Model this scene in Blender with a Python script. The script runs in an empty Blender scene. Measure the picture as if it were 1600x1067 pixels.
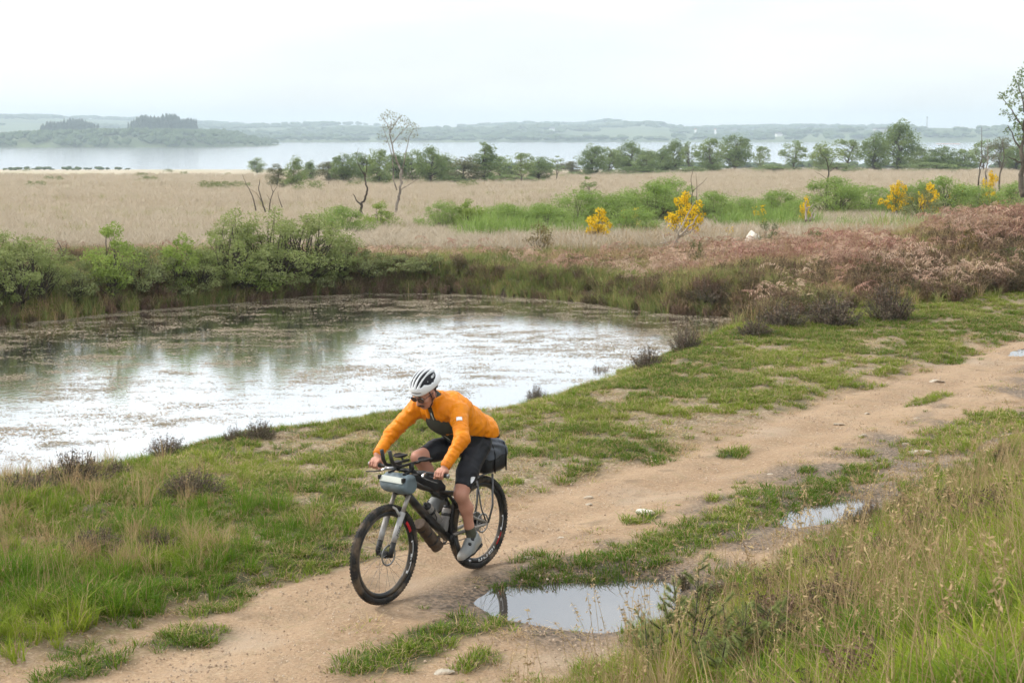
import bpy, math, random
import numpy as np
from mathutils import Vector, Matrix
rng = np.random.default_rng(7)
random.seed(7)
scene = bpy.context.scene
COL = scene.collection
R = math.radians

# ------------------------------------------------------------------ camera, sky, sun, exposure
FPX = 2400.0                                   # focal length in pixels of the 1600 px photograph
PITCH = math.atan((533.5 - 205) / FPX)
EYE = 3.43
cam_d = bpy.data.cameras.new('camera')
cam_d.sensor_width = 36.0
cam_d.lens = 36.0 * FPX / 1600.0
cam_d.clip_start = 0.1
cam_d.clip_end = 20000
cam_d.dof.use_dof = True
cam_d.dof.focus_distance = 11.4
cam_d.dof.aperture_fstop = 9.0
cam = bpy.data.objects.new('camera', cam_d)
COL.objects.link(cam)
cam.location = (0, 0, EYE)
cam.rotation_euler = (math.pi / 2 - PITCH, 0, 0)
scene.camera = cam

SUN_AZ, SUN_EL = R(-75), R(38)                 # azimuth from +Y towards +X
world = bpy.data.worlds.new('World')
scene.world = world
world.use_nodes = True
wn, wl = world.node_tree.nodes, world.node_tree.links
wn.clear()
w_out = wn.new('ShaderNodeOutputWorld')
w_bg = wn.new('ShaderNodeBackground'); w_bg.inputs['Strength'].default_value = 0.1
w_sky = wn.new('ShaderNodeTexSky'); w_sky.sky_type = 'NISHITA'; w_sky.sun_disc = False
w_sky.sun_elevation = SUN_EL; w_sky.sun_rotation = SUN_AZ
w_tc = wn.new('ShaderNodeTexCoord')
w_map = wn.new('ShaderNodeMapping'); w_map.inputs['Scale'].default_value = (1.6, 1.6, 7.0)
w_nz = wn.new('ShaderNodeTexNoise'); w_nz.inputs['Scale'].default_value = 1.7; w_nz.inputs['Detail'].default_value = 5
w_cov = wn.new('ShaderNodeMapRange')
w_cov.inputs['From Min'].default_value = 0.36; w_cov.inputs['From Max'].default_value = 0.56
w_cov.inputs['To Min'].default_value = 0.66; w_cov.inputs['To Max'].default_value = 0.99
w_sep = wn.new('ShaderNodeSeparateXYZ')
w_el = wn.new('ShaderNodeMapRange')            # overcast sky: brighter overhead than at the horizon
w_el.inputs['From Min'].default_value = 0.0; w_el.inputs['From Max'].default_value = 1.0
w_el.inputs['To Min'].default_value = 0.83; w_el.inputs['To Max'].default_value = 1.6
w_cc = wn.new('ShaderNodeMix'); w_cc.data_type = 'RGBA'; w_cc.blend_type = 'MULTIPLY'
w_cc.inputs['Factor'].default_value = 1.0
w_cc.inputs['A'].default_value = (9.7, 10.0, 10.1, 1)
w_mix = wn.new('ShaderNodeMix'); w_mix.data_type = 'RGBA'
wl.new(w_tc.outputs['Generated'], w_map.inputs['Vector'])
wl.new(w_map.outputs['Vector'], w_nz.inputs['Vector'])
wl.new(w_nz.outputs['Fac'], w_cov.inputs['Value'])
wl.new(w_tc.outputs['Generated'], w_sep.inputs['Vector'])
wl.new(w_sep.outputs['Z'], w_el.inputs['Value'])
wl.new(w_el.outputs['Result'], w_cc.inputs['B'])
wl.new(w_cov.outputs['Result'], w_mix.inputs['Factor'])
wl.new(w_sky.outputs['Color'], w_mix.inputs['A'])
wl.new(w_cc.outputs['Result'], w_mix.inputs['B'])
wl.new(w_mix.outputs['Result'], w_bg.inputs['Color'])
wl.new(w_bg.outputs['Background'], w_out.inputs['Surface'])

sun_d = bpy.data.lights.new('sun', 'SUN')
sun_d.energy = 2.7; sun_d.angle = R(14); sun_d.color = (1.0, 0.95, 0.87)
sun = bpy.data.objects.new('sun', sun_d); COL.objects.link(sun)
sdir = Vector((math.sin(SUN_AZ) * math.cos(SUN_EL), math.cos(SUN_AZ) * math.cos(SUN_EL), math.sin(SUN_EL)))
sun.rotation_euler = sdir.to_track_quat('Z', 'Y').to_euler()
sun.location = sdir * 40

vs = scene.view_settings
vs.view_transform = 'Standard'; vs.look = 'None'; vs.gamma = 1; vs.exposure = 0.46; vs.use_curve_mapping = False
scene.cycles.use_denoising = True
scene.cycles.max_bounces = 5; scene.cycles.diffuse_bounces = 2; scene.cycles.glossy_bounces = 2
scene.cycles.transmission_bounces = 4; scene.cycles.transparent_max_bounces = 8; scene.cycles.volume_bounces = 0
scene.cycles.use_adaptive_sampling = True; scene.cycles.adaptive_threshold = 0.03; scene.cycles.adaptive_min_samples = 24

# ------------------------------------------------------------------ helpers: numbers
CP, SP = math.cos(PITCH), math.sin(PITCH)
def ray(px, py):
    u = (px - 800) / FPX; v = (py - 533.5) / FPX
    return np.array([u, CP - v * SP, -SP - v * CP])
def on_plane(px, py, z=0.0):
    r = ray(px, py); t = (z - EYE) / r[2]
    return np.array([r[0] * t, r[1] * t, z])
def sstep(a, b, x):
    t = np.clip((x - a) / (b - a), 0, 1); return t * t * (3 - 2 * t)
def vnoise(x, y, seed=0):
    x = np.asarray(x, float); y = np.asarray(y, float)
    ix = np.floor(x); iy = np.floor(y); fx = x - ix; fy = y - iy
    fx = fx * fx * (3 - 2 * fx); fy = fy * fy * (3 - 2 * fy)
    def hsh(a, b):
        v = np.sin(a * 127.1 + b * 311.7 + seed * 74.7) * 43758.5453
        return v - np.floor(v)
    return (hsh(ix, iy) * (1 - fx) + hsh(ix + 1, iy) * fx) * (1 - fy) + (hsh(ix, iy + 1) * (1 - fx) + hsh(ix + 1, iy + 1) * fx) * fy
def fbm(x, y, octs=4, seed=0):
    s = 0; a = 0.5; f = 1.0; tot = 0
    for o in range(octs):
        s = s + a * vnoise(x * f, y * f, seed + o * 13); tot += a; a *= 0.5; f *= 2.03
    return s / tot
def poly_sd(x, y, poly):
    """signed distance to polygon, negative inside"""
    x = np.asarray(x, float); y = np.asarray(y, float)
    d = np.full(x.shape, 1e9); ins = np.zeros(x.shape, bool)
    n = len(poly)
    for i in range(n):
        ax, ay = poly[i][:2]; bx, by = poly[(i + 1) % n][:2]
        ex, ey = bx - ax, by - ay
        t = np.clip(((x - ax) * ex + (y - ay) * ey) / (ex * ex + ey * ey + 1e-12), 0, 1)
        d = np.minimum(d, np.hypot(x - ax - t * ex, y - ay - t * ey))
        c = ((ay > y) != (by > y)) & (x < (bx - ax) * (y - ay) / (by - ay + 1e-12) + ax)
        ins ^= c
    return np.where(ins, -d, d)

# ------------------------------------------------------------------ helpers: meshes and objects
def mesh_np(name, V, Q=None, T=None, mats=(), midx=None, smooth=True):
    V = np.asarray(V, np.float32).reshape(-1, 3)
    Q = np.zeros((0, 4), np.int32) if Q is None or len(Q) == 0 else np.asarray(Q, np.int32).reshape(-1, 4)
    T = np.zeros((0, 3), np.int32) if T is None or len(T) == 0 else np.asarray(T, np.int32).reshape(-1, 3)
    me = bpy.data.meshes.new(name)
    me.vertices.add(len(V)); me.vertices.foreach_set('co', V.ravel())
    nl = Q.size + T.size
    me.loops.add(nl); me.loops.foreach_set('vertex_index', np.concatenate([Q.ravel(), T.ravel()]).astype(np.int32))
    me.polygons.add(len(Q) + len(T))
    ls = np.concatenate([np.arange(len(Q)) * 4, Q.size + np.arange(len(T)) * 3]).astype(np.int32)
    me.polygons.foreach_set('loop_start', ls)
    for m in mats: me.materials.append(m)
    if midx is not None: me.polygons.foreach_set('material_index', np.asarray(midx, np.int32))
    me.update(calc_edges=True)
    me.polygons.foreach_set('use_smooth', np.full(len(Q) + len(T), smooth))
    return me
class MB:
    def __init__(s): s.V = []; s.Q = []; s.T = []; s.n = 0; s.mq = []; s.mt = []
    def add(s, V, Q=None, T=None, mi=0):
        V = np.asarray(V, float).reshape(-1, 3)
        if Q is not None and len(Q): s.Q.append(np.asarray(Q, int).reshape(-1, 4) + s.n); s.mq += [mi] * len(s.Q[-1])
        if T is not None and len(T): s.T.append(np.asarray(T, int).reshape(-1, 3) + s.n); s.mt += [mi] * len(s.T[-1])
        s.V.append(V); s.n += len(V); return s
    def tube(s, pts, rad, seg=8, mi=0, cap=True):
        P = np.asarray(pts, float); n = len(P)
        rad = np.full(n, rad) if np.isscalar(rad) else np.asarray(rad, float)
        tan = np.gradient(P, axis=0); tan /= np.linalg.norm(tan, axis=1)[:, None] + 1e-12
        ref = np.array([0, 0, 1.0]) if abs(tan[0][2]) < .9 else np.array([1.0, 0, 0])
        u = np.cross(tan[0], ref); u /= np.linalg.norm(u)
        ang = np.arange(seg) / seg * 2 * math.pi
        V = []
        for i in range(n):
            u = u - tan[i] * np.dot(u, tan[i]); u /= np.linalg.norm(u) + 1e-12
            w = np.cross(tan[i], u)
            V.append(P[i] + rad[i] * (np.cos(ang)[:, None] * u + np.sin(ang)[:, None] * w))
        V = np.concatenate(V)
        Q = [[i * seg + j, i * seg + (j + 1) % seg, (i + 1) * seg + (j + 1) % seg, (i + 1) * seg + j] for i in range(n - 1) for j in range(seg)]
        T = []
        if cap:
            V = np.concatenate([V, P[:1], P[-1:]]); a = n * seg
            T = [[a, (j + 1) % seg, j] for j in range(seg)] + [[a + 1, (n - 1) * seg + j, (n - 1) * seg + (j + 1) % seg] for j in range(seg)]
        return s.add(V, Q, T, mi)
    def box(s, c, size, mi=0, M=None):
        V = np.array([[x, y, z] for x in (-.5, .5) for y in (-.5, .5) for z in (-.5, .5)]) * np.asarray(size, float)
        if M is not None: V = V @ np.asarray(M).T
        return s.add(V + np.asarray(c, float), [[0, 1, 3, 2], [4, 6, 7, 5], [0, 4, 5, 1], [2, 3, 7, 6], [0, 2, 6, 4], [1, 5, 7, 3]], None, mi)
    def lathe_y(s, c, prof, seg=48, mi=0, closed=True):
        """profile of (radius, y) turned about the Y axis through c"""
        n = len(prof); a = np.arange(seg) / seg * 2 * math.pi
        V = np.array([[c[0] + r * math.cos(t), c[1] + y, c[2] + r * math.sin(t)] for t in a for r, y in prof])
        m = n if closed else n - 1
        Q = [[i * n + j, i * n + (j + 1) % n, ((i + 1) % seg) * n + (j + 1) % n, ((i + 1) % seg) * n + j] for i in range(seg) for j in range(m)]
        return s.add(V, Q, None, mi)
    def mesh(s, name, mats, smooth=True):
        V = np.concatenate(s.V) if s.V else np.zeros((0, 3))
        return mesh_np(name, V, np.concatenate(s.Q) if s.Q else None, np.concatenate(s.T) if s.T else None, mats, s.mq + s.mt, smooth)
def obj(name, me, parent=None, loc=None, rz=None, scale=None):
    o = bpy.data.objects.new(name, me); COL.objects.link(o)
    if parent is not None: o.parent = parent
    if loc is not None: o.location = tuple(loc)
    if rz is not None: o.rotation_euler = (0, 0, rz)
    if scale is not None: o.scale = scale
    return o
def tag(o, label=None, cat=None, group=None, kind=None):
    if label: o['label'] = label
    if cat: o['category'] = cat
    if group: o['group'] = group
    if kind: o['kind'] = kind
    return o
def thing(name, label, cat, loc=(0, 0, 0), rz=0.0, group=None, scale=None):
    o = obj(name, None, None, loc, rz, scale)
    o.empty_display_size = 0.1
    return tag(o, label, cat, group)
def smooth_by_angle(me, deg=35):
    try: me.set_sharp_from_angle(angle=R(deg))
    except Exception: pass
    return me

# ------------------------------------------------------------------ helpers: materials
def hexlin(r, g, b):
    f = lambda c: (c / 255 / 12.92) if c / 255 <= 0.04045 else ((c / 255 + 0.055) / 1.055) ** 2.4
    return (f(r), f(g), f(b))
def material(name, c1, c2=None, rough=0.7, scale=8.0, island=0.0, tint=False, bump=0.0, bscale=None, transl=0.0, spec=0.3, metal=0.0, detail=4, coat=0.0, sheen=0.0, c3=None):
    m = bpy.data.materials.new(name); m.use_nodes = True
    N, L = m.node_tree.nodes, m.node_tree.links
    p = N['Principled BSDF']; out = N['Material Output']
    p.inputs['Roughness'].default_value = rough; p.inputs['Metallic'].default_value = metal
    p.inputs['Specular IOR Level'].default_value = spec
    if coat: p.inputs['Coat Weight'].default_value = coat
    if sheen: p.inputs['Sheen Weight'].default_value = sheen
    tc = N.new('ShaderNodeTexCoord')
    nz = N.new('ShaderNodeTexNoise'); nz.inputs['Scale'].default_value = scale; nz.inputs['Detail'].default_value = detail
    L.new(tc.outputs['Object'], nz.inputs['Vector'])
    mx = N.new('ShaderNodeMix'); mx.data_type = 'RGBA'
    mx.inputs['A'].default_value = (*c1, 1); mx.inputs['B'].default_value = (*(c2 or c1), 1)
    mr = N.new('ShaderNodeMapRange'); mr.inputs['From Min'].default_value = .3; mr.inputs['From Max'].default_value = .7
    L.new(nz.outputs['Fac'], mr.inputs['Value'])
    fac = mr.outputs['Result']
    if tint or island:
        add = N.new('ShaderNodeMath'); add.operation = 'ADD'
        sc = N.new('ShaderNodeMath'); sc.operation = 'MULTIPLY_ADD'
        if tint:
            at = N.new('ShaderNodeAttribute'); at.attribute_type = 'INSTANCER'; at.attribute_name = 'tint'
            src = at.outputs['Fac']
            sc.inputs[1].default_value = 1.0; sc.inputs[2].default_value = 0.0
        else:
            src = None
        if island:
            ge = N.new('ShaderNodeNewGeometry')
            i2 = N.new('ShaderNodeMath'); i2.operation = 'MULTIPLY_ADD'; i2.inputs[1].default_value = island; i2.inputs[2].default_value = -island / 2
            L.new(ge.outputs['Random Per Island'], i2.inputs[0])
            base = src if src is not None else fac
            L.new(base, add.inputs[0]); L.new(i2.outputs[0], add.inputs[1]); add.use_clamp = True
            fac = add.outputs[0]
        else:
            fac = src
    L.new(fac, mx.inputs['Factor'])
    colour = mx.outputs['Result']
    if c3 is not None:
        n3 = N.new('ShaderNodeTexNoise'); n3.inputs['Scale'].default_value = scale * .35; n3.inputs['Detail'].default_value = 3
        L.new(tc.outputs['Object'], n3.inputs['Vector'])
        r3 = N.new('ShaderNodeMapRange'); r3.inputs['From Min'].default_value = .48; r3.inputs['From Max'].default_value = .66
        L.new(n3.outputs['Fac'], r3.inputs['Value'])
        m3 = N.new('ShaderNodeMix'); m3.data_type = 'RGBA'; m3.inputs['B'].default_value = (*c3, 1)
        L.new(r3.outputs['Result'], m3.inputs['Factor']); L.new(colour, m3.inputs['A']); colour = m3.outputs['Result']
    L.new(colour, p.inputs['Base Color'])
    if bump:
        b = N.new('ShaderNodeBump'); b.inputs['Strength'].default_value = bump; b.inputs['Distance'].default_value = 0.02
        nb = N.new('ShaderNodeTexNoise'); nb.inputs['Scale'].default_value = bscale or scale * 3; nb.inputs['Detail'].default_value = 5
        L.new(tc.outputs['Object'], nb.inputs['Vector']); L.new(nb.outputs['Fac'], b.inputs['Height']); L.new(b.outputs['Normal'], p.inputs['Normal'])
    if transl:
        t = N.new('ShaderNodeBsdfTranslucent'); L.new(colour, t.inputs['Color'])
        ms = N.new('ShaderNodeMixShader'); ms.inputs[0].default_value = transl
        L.new(p.outputs[0], ms.inputs[1]); L.new(t.outputs[0], ms.inputs[2]); L.new(ms.outputs[0], out.inputs['Surface'])
    return m

# ------------------------------------------------------------------ helpers: scattering (one object of kind stuff)
PROTO = {}
def proto(name, me):
    o = bpy.data.objects.new(name, me); PROTO[name] = o; return o
def scatter(name, label, cat, pts, protos, scale, rot=None, idx=None, tint=None, parent=None):
    pts = np.asarray(pts, np.float32); n = len(pts)
    me = bpy.data.meshes.new(name); me.vertices.add(n); me.vertices.foreach_set('co', pts.ravel())
    if rot is None: rot = np.stack([rng.normal(0, .06, n), rng.normal(0, .06, n), rng.uniform(0, 6.283, n)], 1)
    scale = np.asarray(scale, np.float32)
    if scale.ndim == 1: scale = np.repeat(scale[:, None], 3, 1)
    if idx is None: idx = rng.integers(0, len(protos), n)
    if tint is None: tint = rng.uniform(0, 1, n)
    for an, ty, key, val in (('rot', 'FLOAT_VECTOR', 'vector', rot), ('scl', 'FLOAT_VECTOR', 'vector', scale), ('idx', 'INT', 'value', idx), ('tint', 'FLOAT', 'value', tint)):
        a = me.attributes.new(an, ty, 'POINT')
        a.data.foreach_set(key, np.asarray(val, np.int32 if ty == 'INT' else np.float32).ravel())
    o = obj(name, me, parent)
    ng = bpy.data.node_groups.new(name + '_nodes', 'GeometryNodeTree')
    ng.interface.new_socket('Geometry', in_out='INPUT', socket_type='NodeSocketGeometry')
    ng.interface.new_socket('Geometry', in_out='OUTPUT', socket_type='NodeSocketGeometry')
    N, L = ng.nodes, ng.links
    gi = N.new('NodeGroupInput'); go = N.new('NodeGroupOutput')
    iop = N.new('GeometryNodeInstanceOnPoints')
    jn = N.new('GeometryNodeJoinGeometry')
    for p in protos:
        oi = N.new('GeometryNodeObjectInfo'); oi.inputs['Object'].default_value = p; oi.inputs['As Instance'].default_value = False
        g2 = N.new('GeometryNodeGeometryToInstance')
        L.new(oi.outputs['Geometry'], g2.inputs[0]); L.new(g2.outputs[0], jn.inputs[0])
    def attr(nm, ty):
        a = N.new('GeometryNodeInputNamedAttribute'); a.data_type = ty; a.inputs['Name'].default_value = nm
        return a.outputs['Attribute']
    L.new(gi.outputs[0], iop.inputs['Points']); L.new(jn.outputs[0], iop.inputs['Instance'])
    iop.inputs['Pick Instance'].default_value = True
    L.new(attr('idx', 'INT'), iop.inputs['Instance Index'])
    e2r = N.new('FunctionNodeEulerToRotation'); L.new(attr('rot', 'FLOAT_VECTOR'), e2r.inputs[0])
    L.new(e2r.outputs[0], iop.inputs['Rotation']); L.new(attr('scl', 'FLOAT_VECTOR'), iop.inputs['Scale'])
    L.new(iop.outputs[0], go.inputs[0])
    md = o.modifiers.new('scatter', 'NODES'); md.node_group = ng
    if parent is None: tag(o, label, cat, None, 'stuff')
    else: o['kind'] = 'stuff'
    return o

# ------------------------------------------------------------------ the lie of the land
UX, UY = 0.594, 0.804                           # direction of the track
def st(x, y):                                   # s: across the track (+ towards the viewer), t: along it
    return 0.804 * x - 0.594 * (y - 12.9), 0.594 * x + 0.804 * (y - 12.9)
WATER_Z = -0.35
POND = [on_plane(px, py, WATER_Z)[:2] for px, py in
        [(-330, 800), (-120, 775), (0, 757), (90, 742), (170, 728), (250, 705), (330, 688), (420, 676), (500, 668), (600, 662), (700, 655), (770, 646),
         (835, 622), (900, 602), (955, 583), (1010, 562), (1060, 543), (1110, 533), (1150, 526), (1175, 512), (1160, 499), (1120, 494), (1060, 492),
         (985, 483), (900, 471), (800, 463), (700, 458), (600, 458), (480, 462), (400, 470), (300, 478), (200, 487), (100, 498), (0, 508), (-120, 520), (-330, 545)]]
PUD_Z = -0.055
PUDDLES = [[on_plane(px, py, PUD_Z)[:2] for px, py in q] for q in (
    [(752, 940), (786, 921), (850, 914), (940, 909), (1030, 906), (1066, 922), (1050, 950), (1005, 976), (955, 986), (890, 981), (830, 968), (775, 958)],
    [(1218, 812), (1246, 797), (1300, 785), (1348, 781), (1368, 789), (1342, 806), (1292, 819), (1236, 824)],
    [(1586, 555), (1604, 547), (1660, 538), (1666, 544), (1612, 556)])]
def far_profile(x, y):
    zl = np.interp(y, [-50, 30, 40, 60, 100, 200, 400, 790, 900, 1100, 9000], [0, 0, -.05, -.75, -1.8, -3.6, -7.5, -16.05, -18.5, -20, -20])
    zr = np.interp(y, [-50, 30, 45, 60, 100, 280, 500, 800, 900, 1100, 9000], [0, 0, -.1, -.55, -1.45, -4.0, -8.9, -16.05, -18.5, -20, -20])
    w = sstep(-.06, .2, x / np.maximum(y, 5))
    return zl * (1 - w) + zr * w
def height(x, y, fine=True):
    x = np.asarray(x, float); y = np.asarray(y, float)
    s, t = st(x, y)
    z = far_profile(x, y)
    near = 1 - sstep(35, 60, y)
    # grassy bank the viewer stands on
    bank = sstep(1.9, 8.2, s + .35 * (fbm(x * .7, y * .7, 2, 5) - .5)) * 1.8
    z = z + bank * (1 - sstep(14, 34, t))
    # bracken rise on the right, low hummocks along the far bank
    z = z + 1.25 * np.exp(-(((x - 13.5) / 5.0) ** 2 + ((y - 38) / 5.0) ** 2))
    z = z + .35 * np.exp(-(((x - 7.0) / 3.0) ** 2 + ((y - 33) / 2.5) ** 2))
    z = z + .30 * np.exp(-(((x + 10) / 9.0) ** 2 + ((y - 37) / 3.0) ** 2))
    z = z + near * .22 * (fbm(x * .35, y * .35, 3, 3) - .5) * sstep(1.0, 3.0, np.abs(s))
    z = z + (1 - near) * .5 * (fbm(x * .05, y * .05, 3, 8) - .5) * sstep(45, 90, y) * (1 - sstep(600, 760, y))
    # track: slightly sunken with two worn lines
    z = z - .05 * np.exp(-((s + .35) / .9) ** 2) * (1 - sstep(30, 40, t))
    z = z - .042 * (np.exp(-((s + .75) / .22) ** 2) + np.exp(-((s - .05) / .22) ** 2)) * near
    if fine:
        g = sstep(.9, 1.6, np.abs(s + .3))
        z = z + near * ((.045 * (fbm(x * 2.2, y * 2.2, 3, 11) - .5)) * (.45 + g) + .02 * (fbm(x * 9, y * 9, 2, 12) - .5) * (.35 + g))
    # pond basin with a soft edge
    sd = poly_sd(x, y, POND) + .35 * (fbm(x * .9, y * .9, 2, 21) - .5) + .25 * (fbm(x * 3.1, y * 3.1, 2, 24) - .5)
    far_side = sstep(22, 27, y - .25 * np.abs(x))
    wdt = 1.5 * (1 - far_side) + .7 * far_side
    k = sstep(0, 1, sd / wdt)
    rim = WATER_Z - .03 - .5 * np.clip(-sd / 1.5, 0, 1)
    z = np.where(sd < wdt, rim * (1 - k) + z * k, z)
    for q, P in enumerate(PUDDLES):
        pd = poly_sd(x, y, P) + .05 + .10 * (fbm(x * 4, y * 4, 3, 31 + q) - .5)
        k = sstep(-.02, .45, pd)
        z = np.where(pd < .45, (PUD_Z - .012 - .06 * np.clip(-pd / .3, 0, 1)) * (1 - k) + np.maximum(z, PUD_Z + .02) * k, z)
    return z
def at(px, py, dmax=900):
    """where the line of sight through a photo pixel meets the ground"""
    r = ray(px, py)
    d = np.concatenate([np.arange(4, 60, .05), np.geomspace(60, dmax, 1500)])
    X, Y, Z = r[0] * d, r[1] * d, EYE + r[2] * d
    hh = height(X, Y, False)
    k = np.argmax(Z < hh)
    return np.array([X[k], Y[k], hh[k]])
def gz(x, y): return float(height(np.array([x]), np.array([y]))[0])
def to_px(x, y, z):
    z = z - EYE
    d = np.maximum(y * CP - z * SP, .1); dn = -y * SP - z * CP
    return 800 + FPX * x / d, 533.5 + FPX * dn / d
def in_view(x, y, z, mx=120, my=120):
    u, v = to_px(x, y, z)
    return (u > -mx) & (u < 1600 + mx) & (v < 1067 + my) & (y > 1.5)

# grass patches beside and on the track: (photo pixel, half length along the track, half width, weight)
PATCH = []
for px, py, a, b in [(880, 895, .55, .22), (980, 878, .7, .25), (1075, 842, .8, .25), (1165, 808, .6, .25), (1265, 768, .8, .22), (1190, 770, .35, .12), (1330, 745, .6, .12),
                     (1485, 690, .9, .3), (1560, 660, .6, .3), (620, 1020, .45, .18), (665, 992, .35, .12), (600, 1035, .3, .15), (760, 975, .3, .10), (745, 1030, .18, .06), (1010, 806, .22, .07),
                     (1145, 700, .25, .1), (1355, 710, .2, .07), (1115, 780, .12, .05), (830, 866, .14, .06), (705, 975, .2, .08), (1340, 748, .3, .12), (1260, 735, .14, .05),
                     (380, 880, .3, .16), (285, 985, .3, .15), (140, 1030, .3, .12), (345, 935, .25, .1), (1450, 620, .5, .12)]:
    g = on_plane(px, py, 0); PATCH.append((g[0], g[1], a, b))
def patch_field(x, y):
    s, t = st(x, y); v = np.zeros(np.shape(x))
    wob = .9 * (fbm(x * 3.3, y * 3.3, 3, 47) - .5)
    for gx, gy, a, b in PATCH:
        s0, t0 = st(gx, gy)
        q = ((t - t0) / (a * 1.3)) ** 2 + ((s - s0) / (b * 1.5)) ** 2
        v = np.maximum(v, 1.25 - q + wob)
    return np.clip(v, 0, 1)
def sd_pond(x, y): return poly_sd(x, y, POND)
def sd_puddle(x, y): return np.minimum.reduce([poly_sd(x, y, P) for P in PUDDLES])
def heath_line(x): return np.maximum(27.5 + .55 * (x - 4), 25.0)
def masks(x, y):
    s, t = st(x, y)
    n1 = fbm(x * .8, y * .8, 4, 41); n2 = fbm(x * 2.4, y * 2.4, 3, 42)
    sp = sd_pond(x, y); pu = sd_puddle(x, y)
    edge = -.48 + .8 * (n1 - .5) + .5 * (n2 - .5) - .12 * sstep(-6, 2, t)
    verge = sstep(0, .55, edge - s)                                  # left of the track
    lush = np.maximum(sstep(1.5, .4, sp + 1.6 * (n1 - .5)), sstep(-1.2, -4.0, t + .8 * s) * sstep(-.65, -1.35, s + .8 * (n1 - .5)))
    patchy = sstep(.475, .60, .36 * n1 + .44 * n2 + .20 * fbm(x * 7, y * 7, 2, 43) + .05 * sstep(-1.0, -3.2, s) + .05 * sstep(4, 9, t))
    g = verge * np.maximum(.04 + .96 * patchy, lush * (.55 + .45 * sstep(.35, .55, n2)))
    bank = sstep(2.05, 2.75, s + .9 * (n1 - .5) + .4 * (n2 - .5))
    g = np.maximum(g, bank)
    g = np.maximum(g, patch_field(x, y))
    far = sstep(-.3, 1.2, y - heath_line(x) + 1.5 * (n1 - .5))                                   # beyond the pond / the right hand end
    g = np.maximum(g, far * sstep(.5, 1.2, np.abs(s + .3)))
    g = g * sstep(-.06, .06, pu) * (y < 60)
    sand = (1 - verge) * (1 - bank) * (y < 60)
    wet = np.clip(np.maximum(sstep(.75, .12, pu + .5 * (n2 - .5)), .85 * sstep(.35, .8, s + .9 * (n1 - .5)) * sstep(2.9, 2.1, s) * sstep(.42, .62, n2) * sstep(-2.5, 1, t)), 0, 1) * sstep(.0, .5, s)
    wet = np.maximum(wet, sstep(.22, .05, sp))
    beige = sstep(43, 49, y + 3 * (n1 - .5) - .12 * np.maximum(x, 0))
    red = np.exp(-(((x - 11) / 7.5) ** 2 + ((y - 38) / 5.5) ** 2)) * sstep(.3, .55, n1)
    return dict(grn=np.clip(g, 0, 1), sand=sand, wet=wet, beige=beige, red=np.clip(red, 0, 1), lush=lush * verge, bank=bank)

# ------------------------------------------------------------------ ground sheet
def axis(parts): return np.unique(np.round(np.concatenate(parts), 4))
gx_out = np.cumsum(.11 * 1.085 ** np.arange(1, 92)); gx_out = gx_out[gx_out < 5200]
xs = axis([np.arange(-13, 13.01, .11), 13 + gx_out, -13 - gx_out])
gy_out = np.cumsum(.11 * 1.045 ** np.arange(1, 180)); gy_out = gy_out[gy_out < 2600]
ys = axis([np.arange(-12, 5.5, .5), np.arange(5.5, 37, .10), 37 + gy_out])
GX, GY = np.meshgrid(xs, ys)
GZ = height(GX.ravel(), GY.ravel()).reshape(GX.shape)
nyy, nxx = GX.shape
idg = np.arange(nyy * nxx).reshape(nyy, nxx)
GQ = np.stack([idg[:-1, :-1], idg[:-1, 1:], idg[1:, 1:], idg[1:, :-1]], -1).reshape(-1, 4)

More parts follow.
